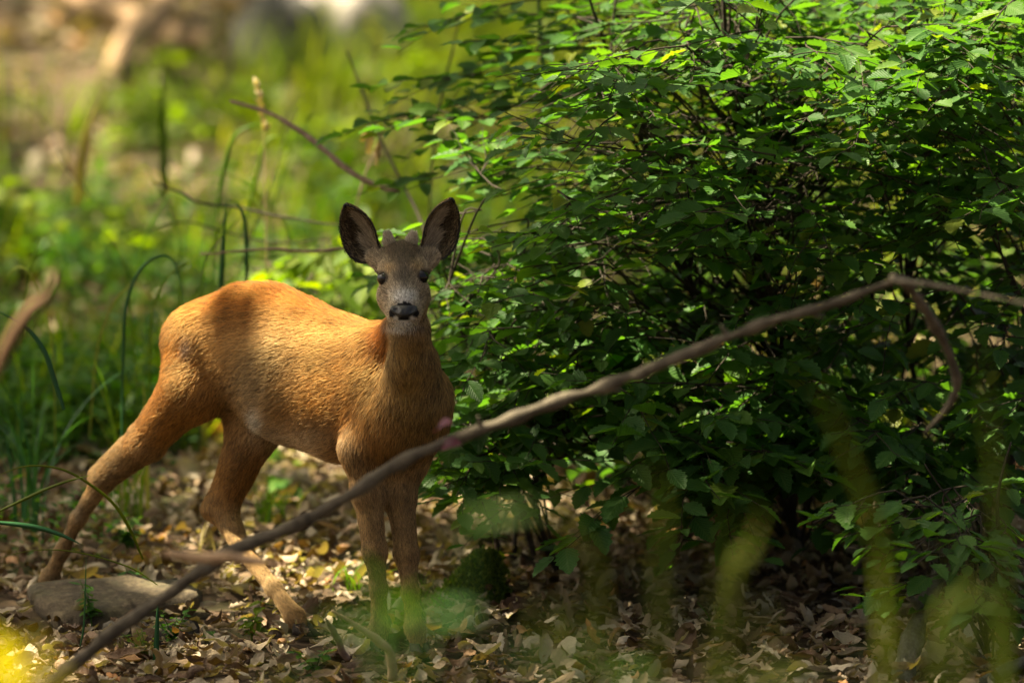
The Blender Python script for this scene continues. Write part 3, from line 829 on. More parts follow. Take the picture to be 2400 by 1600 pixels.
    idx = np.full(np.array(dims) - 1, -1, np.int32); idx[tuple(act.T)] = np.arange(len(act))
    quads = []
    for axis in range(3):
        o1, o2 = [(1, 2), (2, 0), (0, 1)][axis]
        a = np.moveaxis(ins, axis, 0)
        ch = np.argwhere(np.diff(ins.astype(np.int8), axis=axis) != 0)
        up = ins[tuple(ch.T)]
        e1 = np.eye(3, dtype=int)[o1]; e2 = np.eye(3, dtype=int)[o2]
        ok = (ch[:, o1] > 0) & (ch[:, o2] > 0)
        ch, up = ch[ok], up[ok]
        q = np.stack([idx[tuple((ch - e1 - e2).T)], idx[tuple((ch - e2).T)], idx[tuple(ch.T)], idx[tuple((ch - e1).T)]], 1)
        q[~up] = q[~up][:, ::-1]
        quads.append(q)
    Q = np.concatenate(quads)
    # keep the body watertight and smooth: one relaxing pass
    nb = np.zeros_like(V); nc = np.zeros(len(V))
    for i in range(4):
        for j in (1, 3):
            np.add.at(nb, Q[:, i], V[Q[:, (i + j) % 4]]); np.add.at(nc, Q[:, i], 1)
    V = V * 0.5 + 0.5 * nb / nc[:, None]

    # ---- per-vertex coat data
    def coat(p):
        W = np.zeros(len(p)); fl = np.zeros((len(p), 3)); L = np.zeros(len(p)); C = np.zeros((len(p), 3)); dm = np.full(len(p), 9.0)
        for d in prims:
            near = np.all((p > np.minimum(d['a'], d['b']) - d['ra'] - d['rb'] - .06) & (p < np.maximum(d['a'], d['b']) + d['ra'] + d['rb'] + .06), axis=1)
            if not near.any(): continue
            q = p[near]
            D = pd(d, q[:, 0], q[:, 1], q[:, 2])
            w = np.exp(-np.maximum(D, 0) / 0.012)
            f = np.broadcast_to(d['flow'], q.shape)
            if d['c'] == 4:
                f = unit(q - nose) + np.array((0, .0, .15))
            W[near] += w; fl[near] += w[:, None] * f; L[near] += w * d['L']; C[near] += w[:, None] * COAT[d['c']]
        W = np.maximum(W, 1e-6)[:, None]
        return unit(fl / W), L / W[:, 0], C / W
    def paint(p, C, L):
        """markings of the coat, plus sun and fold shade painted in on the flank"""
        px, py = project(p)
        g = lambda cx, cy, rx, ry: np.exp(-(((px - cx) / rx) ** 2 + ((py - cy) / ry) ** 2))
        head = (p[:, 1] < -.215) & (py < 778)
        def to(mask, c):
            nonlocal C
            m = np.clip(mask, 0, 1)[:, None]; C = C * (1 - m) + np.array(c) * m
        # back is a deeper red, belly paler
        body = ~head
        zt = np.clip((1000 - py) / 320, 0, 1)
        to(body * np.clip((800 - py) / 90, 0, 1) * (px < 905) * .9, (0.33, 0.085, 0.008))
        to(body * g(790, 900, 130, 120) * .45, (0.33, 0.142, 0.025))  # sunlit tone of the flank painted into the coat
        to(body * g(600, 880, 90, 110) * .55, (0.40, 0.26, 0.10))
        to(body * g(690, 1025, 120, 38) * .65, (0.50, 0.36, 0.20))
        to(body * g(590, 930, 55, 60) * .5, (0.46, 0.33, 0.17))
        to(body * g(545, 905, 16, 60) * .45, (0.16, 0.075, 0.02))  # dark strip paints the shade of the flank fold
        to(body * np.clip(1.4 * g(606, 985, 18, 26), 0, 1) * .9, (0.74, 0.65, 0.50))
        to(body * g(448, 805, 14, 22) * .6, (0.16, 0.12, 0.10))
        to(body * g(392, 800, 30, 70) * .4, (0.52, 0.26, 0.06))
        to(body * g(275, 1080, 40, 14) * .5, (0.20, 0.11, 0.04))
        to(body * g(183, 1190, 14, 22) * .7, (0.12, 0.09, 0.06))
        to(body * g(640, 1370, 60, 40) * .25, (0.2, 0.15, 0.08))
        # throat
        to(body * (p[:, 1] < -.19) * g(965, 900, 30, 120) * .55, (0.26, 0.15, 0.04))
        to(body * g(945, 1060, 50, 22) * .5, (0.24, 0.15, 0.06))
        if head.any():
            hm = head * 1.0
            to(hm * np.clip(1.7 * g(943, 590, 44, 42), 0, 1) * .90, (0.075, 0.050, 0.028))
            to(hm * g(945, 655, 22, 40) * .75, (0.10, 0.085, 0.068))
            to(hm * (g(912, 630, 16, 12) + g(978, 628, 16, 12)) * .8, (0.46, 0.30, 0.13))
            to(hm * (g(906, 676, 20, 16) + g(984, 674, 20, 16)) * .5, (0.34, 0.27, 0.18))
            to(hm * np.clip(1.5 * g(947, 697, 27, 17), 0, 1) * .95, (0.70, 0.67, 0.62))
            to(hm * (g(897, 720, 18, 22) + g(996, 720, 18, 22)) * .35, (0.42, 0.28, 0.12))
            to(hm * np.clip(1.5 * (g(918, 722, 8, 12) + g(977, 722, 8, 12)), 0, 1) * .7, (0.45, 0.38, 0.28))
            to(hm * np.clip(1.8 * g(947, 761, 24, 9), 0, 1), (0.80, 0.75, 0.64))
            nz = (np.abs(px - 947) < np.interp(py, [706, 712, 722, 734, 742, 750, 753], [0, 20, 29, 37, 33, 16, 0])) & head
            to(nz * 1.0, (0.012, 0.011, 0.012))
            for sx in (-1, 1):
                to(hm * np.clip(2.5 * g(947 + sx * 19, 745, 6.0, 4.5) - .5, 0, 1), (0.72, 0.69, 0.62))
            for ex, ey in ((894, 651), (994, 647)):
                rr = np.hypot((px - ex), (py - ey) * 1.05)
                to(hm * np.clip((20 - rr) / 5, 0, 1) * .92, (0.035, 0.028, 0.022))
                L = np.where(head & (rr < 17), L * .12, np.where(head & (rr < 26), L * .5, L))
            L = np.where(nz, 0, L)
        return C, L

    deer = obj('roe_deer', None, label='young roe deer with velvet antler buds looking at the camera beside a leafy bush', cat='deer', loc=tuple(P(560, 1470, .1)))
    inv = -np.array(deer.location)
    flow, L, C = coat(V)
    C2, L2 = paint(V, C.copy(), L.copy())
    me = mesh_np('body', V + inv, [Q], attrs={'coat': ('FLOAT_COLOR', np.hstack([C2, np.ones((len(V), 1))]))})
    g = Nodes('deer_skin'); at = g.n('ShaderNodeAttribute', attribute_name='coat')
    b = g.n('ShaderNodeBsdfPrincipled'); b.inputs['Roughness'].default_value = .75; b.inputs['Specular IOR Level'].default_value = .15
    g.l(g.mix(1.0, at.outputs['Color'], (.75, .75, .75), 'MULTIPLY'), b.inputs['Base Color'])
    g.l(g.bump(g.noise(700, 3, g.geopos()), .6, .002), b.inputs['Normal'])
    g.l(b.outputs[0], g.out.inputs[0]); skin = g.m
    body = obj('body', me, skin, deer)

    tris = np.concatenate([Q[:, [0, 1, 2]], Q[:, [0, 2, 3]]])
    bvh = BVHTree.FromPolygons(V.tolist(), tris.tolist())
    def hit(px, py):
        d = P(px, py, 0) - CAM; d = d / np.linalg.norm(d)
        loc, n, i, dist = bvh.ray_cast(Vector(CAM), Vector(d))
        return (np.array(loc), np.array(n)) if loc is not None else (P(px, py, -.33), np.array((0, -1., 0)))

    # ---- fur strands
    def hair_object(name, root, nrm, fl, L, C, lift, rad, parent, mat, npt=5, seed=1, curl=.25, jit=.20, clump=.06):
        r = np.random.RandomState(seed); n = len(root)
        t = fl - nrm * np.sum(fl * nrm, 1, keepdims=True); t = unit(t)
        bt = np.cross(nrm, t)
        an = root - fl * (np.sum(root * fl, 1, keepdims=True) * .82)
        cn = fbm(root, 26, 5, 2)[:, None] * clump * 1.4 + fbm(an, 120, 6, 2)[:, None] * clump * .6
        t = unit(t + bt * (cn + r.normal(size=(n, 1)) * jit))
        lf = (lift * (1 + .07 * fbm(an, 110, 8, 2)) + r.normal(size=n) * .05)[:, None]
        d0 = unit(t * np.cos(lf) + nrm * np.sin(lf))
        d1 = unit(t * np.cos(lf * .25) + nrm * np.sin(lf * .25) + bt * r.normal(size=(n, 1)) * curl)
        ss = np.linspace(0, 1, npt)
        pts = root[:, None] + L[:, None, None] * (d0[:, None] * (ss - .5 * ss ** 2)[None, :, None] + d1[:, None] * (.5 * ss ** 2)[None, :, None])
        pts[:, 0] -= nrm * .0012
        cu = bpy.data.hair_curves.new(name)
        cu.add_curves([npt] * n)
        cu.attributes['position'].data.foreach_set('vector', np.ascontiguousarray(pts + inv, np.float32).ravel())
        ra = cu.attributes.get('radius') or cu.attributes.new('radius', 'FLOAT', 'POINT')
        prof = np.array([1, .95, .8, .55, .15]) if npt == 5 else np.linspace(1, .2, npt)
        rr = (rad * np.ones(n))[:, None] * prof[None]
        ra.data.foreach_set('value', np.ascontiguousarray(rr, np.float32).ravel())
        ca = cu.attributes.new('coat', 'FLOAT_COLOR', 'CURVE')
        ca.data.foreach_set('color', np.ascontiguousarray(np.hstack([C, np.ones((n, 1))]), np.float32).ravel())
        return obj(name, cu, mat, parent)
    g = Nodes('deer_fur'); at = g.n('ShaderNodeAttribute', attribute_name='coat')
    hi = g.n('ShaderNodeHairInfo')
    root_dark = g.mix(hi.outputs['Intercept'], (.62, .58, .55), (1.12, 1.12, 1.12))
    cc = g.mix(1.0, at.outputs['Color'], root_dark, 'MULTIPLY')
    hb = g.n('ShaderNodeBsdfHairPrincipled'); hb.parametrization = 'COLOR'
    hb.inputs['Roughness'].default_value = .5; hb.inputs['Radial Roughness'].default_value = .75
    g.l(cc, hb.inputs['Color'])
    df = g.n('ShaderNodeBsdfDiffuse'); g.l(cc, df.inputs['Color'])
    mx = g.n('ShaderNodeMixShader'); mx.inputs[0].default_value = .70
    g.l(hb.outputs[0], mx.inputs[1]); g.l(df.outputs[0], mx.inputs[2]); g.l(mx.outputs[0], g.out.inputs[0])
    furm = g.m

    a, b_, c_ = V[tris[:, 0]], V[tris[:, 1]], V[tris[:, 2]]
    cr = np.cross(b_ - a, c_ - a); area = np.linalg.norm(cr, axis=1) / 2; fn = cr / (2 * area[:, None] + 1e-12)
    Lf = L2[tris].mean(1)
    dens = area * np.clip(.022 / np.maximum(Lf, .004), 1, 3.2) ** 1.15
    cen = (a + b_ + c_) / 3
    seen = np.sum(fn * (CAM - cen), 1) > -.35 * np.linalg.norm(CAM - cen, axis=1)
    dens = dens * np.where(seen, 1, .35) * (Lf > .0006)
    NS = 240000
    pick = rs.choice(len(tris), NS, p=dens / dens.sum())
    u, v = rs.rand(NS), rs.rand(NS); fl_ = u + v > 1; u[fl_], v[fl_] = 1 - u[fl_], 1 - v[fl_]
    root = a[pick] + u[:, None] * (b_ - a)[pick] + v[:, None] * (c_ - a)[pick]
    # smooth normals at the roots
    VN = np.zeros_like(V)
    for k in range(3): np.add.at(VN, tris[:, k], cr)
    VN = unit(VN)
    w3 = np.stack([1 - u - v, u, v], 1)
    nrm = unit(np.einsum('nk,nkj->nj', w3, VN[tris[pick]]))
    fl, Lr, Cr = coat(root)
    Cr, Lr = paint(root, Cr, Lr)
    var = 1 + .36 * rs.normal(size=(NS, 1)) * np.array((1, 1, 1)) + .34 * fbm(root - fl * (np.sum(root * fl, 1, keepdims=True) * .85), 150, 15, 2)[:, None]
    var = var * (1 + .16 * fbm(root, 14, 33, 3)[:, None])
    Cr = np.clip(Cr * np.clip(var, .30, 1.9), 0.004, .95)
    # agouti speckle of the face and legs: some dark-tipped hairs
    px, py = project(root)
    face = (root[:, 1] < -.215) & (py < 770)
    dk = rs.rand(NS) < np.where(face, .40, .18)
    Cr[dk] *= .36
    keep = Lr > .0006
    root, nrm, fl, Lr, Cr, face = root[keep], nrm[keep], fl[keep], Lr[keep], Cr[keep], face[keep]
    n = len(root)
    Lr = Lr * rs.uniform(.6, 1.25, n)
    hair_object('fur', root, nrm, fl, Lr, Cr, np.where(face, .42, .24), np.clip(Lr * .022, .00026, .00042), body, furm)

    # ---- eyes
    ge = Nodes('deer_eye'); be = ge.n('ShaderNodeBsdfPrincipled'); be.inputs['Base Color'].default_value = (.006, .005, .005, 1)
    be.inputs['Roughness'].default_value = .04; be.inputs['Specular IOR Level'].default_value = .35; ge.l(be.outputs[0], ge.out.inputs[0])
    def sphere(r, sx=1, sy=1, sz=1, nu=20, nv=12):
        th = np.linspace(0, np.pi, nv + 1); ph = np.linspace(0, 2 * np.pi, nu, endpoint=False)
        Vv = np.stack([np.outer(np.sin(th), np.cos(ph)), np.outer(np.sin(th), np.sin(ph)), np.outer(np.cos(th), np.ones(nu))], -1).reshape(-1, 3) * r * np.array((sx, sy, sz))
        i = np.arange(nv)[:, None] * nu; j = np.arange(nu)[None]; k = (j + 1) % nu
        return Vv, [np.stack([i + j, i + nu + j, i + nu + k, i + k], -1).reshape(-1, 4)]
    for ex, ey, sx in ((895, 652, -1), (993, 648, 1)):
        loc, n_ = hit(ex, ey)
        n_ = unit(n_ + np.array((sx * .4, -.4, 0)))
        Sv, Sf = sphere(.0172, 1, 1, .84)
        obj('eye', mesh_np('eye', Sv, Sf), ge.m, deer, loc=tuple(loc - n_ * .0092 + inv))

    # ---- nose pad: broad above, pinched below, with nostril hollows
    th = np.linspace(-1, 1, 15); ps = np.linspace(-1, 1, 11)
    X, Y = np.meshgrid(th, ps, indexing='ij')
    halfw = .0255 * (1 - .30 * np.clip(-Y, 0, 1) ** 1.3 - .18 * np.clip(Y, 0, 1) ** 2)
    rr = np.clip(X ** 2 + .9 * Y ** 2 * 1.0, 0, 1.6)
    xx = X * halfw * np.sqrt(1 - .42 * Y ** 2); zz = Y * .0160 * np.sqrt(1 - .42 * X ** 2) + .0018
    bulge = .0125 * (1 - np.clip(.75 * X ** 2 + .75 * Y ** 2, 0, 1.5))
    for sx in (-1, 1):
        bulge = bulge - .0075 * np.exp(-(((X - sx * .58) / .17) ** 2 + ((Y + .12 - .25 * sx * (X - sx * .58)) / .30) ** 2))
    bulge = bulge - .0018 * np.exp(-(X / .06) ** 2) * (Y < -.1)
    locn, _ = hit(947, 727)
    base = locn + np.array((0, .0035, 0))
    tilt = np.array((0, -.80, .60)); upn = np.array((0, .60, .80))
    NV = base + xx[..., None] * np.array((1, 0, 0)) + zz[..., None] * upn * 1.15 + bulge[..., None] * np.array((0, -1, .1))
    nv_, nu_ = NV.shape[:2]
    front = NV.reshape(-1, 3); backv = front + np.array((0, .018, 0))
    ii = np.arange(nv_ - 1)[:, None] * nu_; jj = np.arange(nu_ - 1)[None]
    qf = np.stack([ii + jj, ii + nu_ + jj, ii + nu_ + jj + 1, ii + jj + 1], -1).reshape(-1, 4)
    rim = np.concatenate([np.arange(nu_), np.arange(1, nv_) * nu_ + nu_ - 1, (nv_ - 1) * nu_ + np.arange(nu_ - 2, -1, -1), np.arange(nv_ - 2, 0, -1) * nu_])
    r2 = np.roll(rim, -1); nfv = len(front)
    qr = np.stack([rim, r2, r2 + nfv, rim + nfv], 1)
    gn = Nodes('deer_nose'); bn = gn.n('ShaderNodeBsdfPrincipled'); bn.inputs['Base Color'].default_value = (.010, .010, .011, 1)
    bn.inputs['Roughness'].default_value = .30
    vo = gn.n('ShaderNodeTexVoronoi'); vo.inputs['Scale'].default_value = 520; gn.l(gn.geopos(), vo.inputs['Vector'])
    gn.l(gn.bump(vo.outputs['Distance'], .5, .0012), bn.inputs['Normal']); gn.l(bn.outputs[0], gn.out.inputs[0])
    obj('nose', mesh_np('nose', np.vstack([front, backv]) + inv, [qf, qf[:, ::-1] + nfv, qr]), gn.m, deer)

    # ---- ears: cupped, with thickness, dark rim and tufts inside
    uu = np.array([0, .035, .1, .25, .4, .55, .7, .85, 1.0])
    wo = np.array([.006, .019, .0310, .0400, .0410, .0375, .0315, .0205, .0004])
    wi = np.array([.006, .013, .0190, .0215, .0265, .0285, .0260, .0175, .0004])
    ge2 = Nodes('ear_skin'); at = ge2.n('ShaderNodeAttribute', attribute_name='coat'); b2 = ge2.n('ShaderNodeBsdfPrincipled')
    b2.inputs['Roughness'].default_value = .7; b2.inputs['Subsurface Weight'].default_value = 0.0
    ge2.l(at.outputs['Color'], b2.inputs['Base Color']); ge2.l(ge2.bump(ge2.noise(500, 3, ge2.geopos()), .6, .002), b2.inputs['Normal']); ge2.l(b2.outputs[0], ge2.out.inputs[0])
    for (bpx, bpy_, tpx, tpy, sx) in ((879, 611, 809, 480, -1), (1001, 606, 1060, 467, 1)):
        A = P(bpx, bpy_, -.245); B = P(tpx, tpy, -.262)
        e = unit(B - A); Ln = np.linalg.norm(B - A)
        n_ = np.array((sx * .22, -1, 0)); n_ = unit(n_ - e * (n_ @ e)); side = np.cross(e, n_) * 1.0
        if side[0] * sx < 0: side = -side            # towards the outer edge
        us = np.linspace(0, 1, 30) ** 1.25; vs = np.linspace(-1, 1, 17)
        WO = np.interp(us, uu, wo); WI = np.interp(us, uu, wi)
        WO = np.convolve(np.pad(WO, 1, 'edge'), [.25, .5, .25], 'valid'); WI = np.convolve(np.pad(WI, 1, 'edge'), [.25, .5, .25], 'valid')
        WO[-1] = WI[-1] = .0015
        w = np.where(vs[None] > 0, WO[:, None], WI[:, None]) * vs[None]
        cup = (np.cos(vs * np.pi / 2)[None] ** .8) * (.55 * (WO + WI)[:, None] * (1 - .35 * us[:, None]) + .004)
        G = A + e * (us * Ln)[:, None, None] + side * w[..., None] - n_ * cup[..., None]
        G = G + n_ * (.012 * np.clip(.35 - us, 0, 1))[:, None, None]
        nu_, nv_ = G.shape[:2]
        gu = np.gradient(G, axis=0); gv = np.gradient(G, axis=1); GN = unit(np.cross(gu, gv))
        if (GN.reshape(-1, 3) @ n_).mean() < 0: GN = -GN
        Bk = G - GN * .0032 * np.clip(1 - np.abs(vs) ** 6, .25, 1)[None, :, None]
        f_, k_ = G.reshape(-1, 3), Bk.reshape(-1, 3); nfv = len(f_)
        ii = np.arange(nu_ - 1)[:, None] * nv_; jj = np.arange(nv_ - 1)[None]
        qf = np.stack([ii + jj, ii + nv_ + jj, ii + nv_ + jj + 1, ii + jj + 1], -1).reshape(-1, 4)
        rim = np.concatenate([np.arange(nv_), np.arange(1, nu_) * nv_ + nv_ - 1, (nu_ - 1) * nv_ + np.arange(nv_ - 2, -1, -1), np.arange(nu_ - 2, 0, -1) * nv_])
        r2 = np.roll(rim, -1); qr = np.stack([rim, r2, r2 + nfv, rim + nfv], 1)
        edge = np.clip((np.abs(vs)[None] - .86) / .1, 0, 1) + np.clip((us[:, None] - .93) / .05, 0, 1) + 0 * G[..., 0]
        edge = np.clip(edge, 0, 1).reshape(-1, 1)
        ci = np.array((.055, .036, .020)) * (1 - edge) + np.array((.008, .007, .006)) * edge
        co = np.array((.20, .12, .05)) * (1 - edge) + np.array((.012, .01, .008)) * edge
        cc_ = np.hstack([np.vstack([ci, co]), np.ones((2 * nfv, 1))])
        ear = obj('ear', mesh_np('ear', np.vstack([f_, k_]) + inv, [qf, qf[:, ::-1] + nfv, qr], attrs={'coat': ('FLOAT_COLOR', cc_)}), ge2.m, deer)
        # inner hair: pale tufts from the base and inner edge, speckled hair elsewhere, black rim
        N = 5200; ui = rs.rand(N) ** .9; vi = rs.uniform(-1, 1, N)
        iu = np.clip((ui * (nu_ - 1)).astype(int), 0, nu_ - 1); iv = np.clip(((vi + 1) / 2 * (nv_ - 1)).round().astype(int), 0, nv_ - 1)
        rt = G[iu, iv] + gu[iu, iv] * rs.uniform(-.5, .5, (N, 1)) + gv[iu, iv] * rs.uniform(-.5, .5, (N, 1)); nn = GN[iu, iv]
        rimm = (np.abs(vi) > .9) | (ui > .95)
        cc2 = np.where(rimm[:, None], (.012, .010, .009), np.where((rs.rand(N) < .45)[:, None], (.46, .35, .20), (.07, .048, .028)))
        cc2[(~rimm) & (np.abs(vi - .35) < .3) & (ui > .15) & (ui < .85)] *= .45
        tuft = (~rimm) & (np.abs(vi + .55 - .3 * ui) < .30) & (ui < .8)
        tuft |= (~rimm) & (np.abs(vi - .15) < .13) & (ui < .45)
        cc2[tuft] = np.array((.55, .46, .33)) * rs.uniform(.4, 1.3, (tuft.sum(), 1))
        Lh = np.where(rimm, .005, np.where(tuft, rs.uniform(.014, .026, N), rs.uniform(.006, .012, N)))
        fl2 = unit(e + side * (vi * .5 + .35)[:, None])
        hair_object('inner_hair', rt, nn, fl2, Lh, cc2, np.where(tuft, .5, .35), np.where(tuft, .0004, .0003), ear, furm, seed=21 + sx)
        # outer hair and the fringe at the base
        rt = Bk[iu, iv]; cb = np.where(rimm[:, None], (.014, .011, .009), np.array((.22, .135, .055)) * rs.uniform(.5, 1.3, (N, 1)))
        hair_object('outer_hair', rt, -nn, np.broadcast_to(e, rt.shape), np.where(rimm, .0045, .010) * rs.uniform(.6, 1.2, N), cb, .3 * np.ones(N), .0003, ear, furm, seed=31 + sx)

    # ---- antler buds in velvet
    gv_ = bark_material('antler_velvet', [(.3, (.12, .09, .06)), (.6, (.30, .25, .18)), (.8, (.42, .36, .28))], 220, .9, .8, .002)
    for (x0, y0, x1, y1) in ((914, 577, 908, 550), (962, 574, 968, 551)):
        A = P(x0, y0, -.262); B = P(x1, y1, -.262)
        pts = A + (B - A) * np.linspace(0, 1.05, 9)[:, None]
        rad = np.array([.0105, .0100, .0090, .0080, .0070, .0062, .0052, .0038, .0014])
        Vt, Ft = tube(pts, rad, 14, .18, int(x0))
        an = obj('antler', mesh_np('antler', Vt + inv, Ft), gv_, deer)
        N = 1500; th = rs.uniform(0, 6.283, N); sp = rs.rand(N)
        t_, Aa, Bb = frames(pts); ip = (sp * 8).astype(int)
        nn = np.cos(th)[:, None] * Aa[ip] + np.sin(th)[:, None] * Bb[ip]
        rt = A + (B - A) * (sp * 1.05)[:, None] + nn * np.interp(sp, np.linspace(0, 1, 9), rad)[:, None]
        hair_object('velvet', rt, nn, np.broadcast_to(unit(B - A), nn.shape), rs.uniform(.005, .012, N), np.array((.60, .52, .40)) * rs.uniform(.35, 1.25, (N, 1)), .5 * np.ones(N), .00028, an, furm, seed=int(x0))

    # ---- hooves: two toes to a foot
    gh = Nodes('hoof_horn'); bh = gh.n('ShaderNodeBsdfPrincipled'); bh.inputs['Roughness'].default_value = .75; bh.inputs['Specular IOR Level'].default_value = .15
    gh.l(gh.ramp(gh.noise(90, 4, gh.geopos()), [(.3, (.012, .010, .009)), (.7, (.05, .04, .032))]), bh.inputs['Base Color']); gh.l(bh.outputs[0], gh.out.inputs[0])
    for (fx, fy, fd, dirx, diry) in ((96, 1398, .392, .35, -.5), (708, 1466, .024, .75, -.55), (889, 1508, -.17, .35, -.9), (983, 1513, -.212, .45, -.85)):
        top = P(fx, fy, fd); dv = unit(np.array((dirx, diry, 0.0))); sv = np.array((-dv[1], dv[0], 0))
        gz = float(ground_z(top[0], top[1])) + .002
        for s_ in (-1, 1):
            rings = []
            for q, (f0, f1, w_, hgt) in enumerate(((-.014, .014, .0090, 0), (-.018, .028, .0115, .5), (-.020, .044, .0125, 1.0))):
                z = top[2] + (gz - top[2]) * hgt if q else top[2] + .006
                cen = top + sv * s_ * .0095 + dv * ((f0 + f1) / 2 + .004 * hgt); cen[2] = z
                tt = np.linspace(0, 2 * np.pi, 12, endpoint=False)
                ln = (f1 - f0) / 2
                nrw = 1 - .45 * np.clip(np.cos(tt), 0, 1)
                rings.append(cen + dv * (np.cos(tt) * ln)[:, None] + sv * (np.sin(tt) * w_ * nrw)[:, None])
            Vh = np.vstack(rings + [rings[0].mean(0)[None], rings[-1].mean(0)[None]])
            j = np.arange(12); k = (j + 1) % 12
            qs = np.concatenate([np.stack([j + 12 * r_, j + 12 * (r_ + 1), k + 12 * (r_ + 1), k + 12 * r_], 1) for r_ in range(2)])
            ts = np.concatenate([np.stack([j, k, np.full(12, 36)], 1), np.stack([k + 24, j + 24, np.full(12, 37)], 1)])
            obj('hoof', mesh_np('hoof', Vh + inv, [qs, ts]), gh.m, deer)
    return deer, V, tris
deer, DEER_V, DEER_T = build_deer()
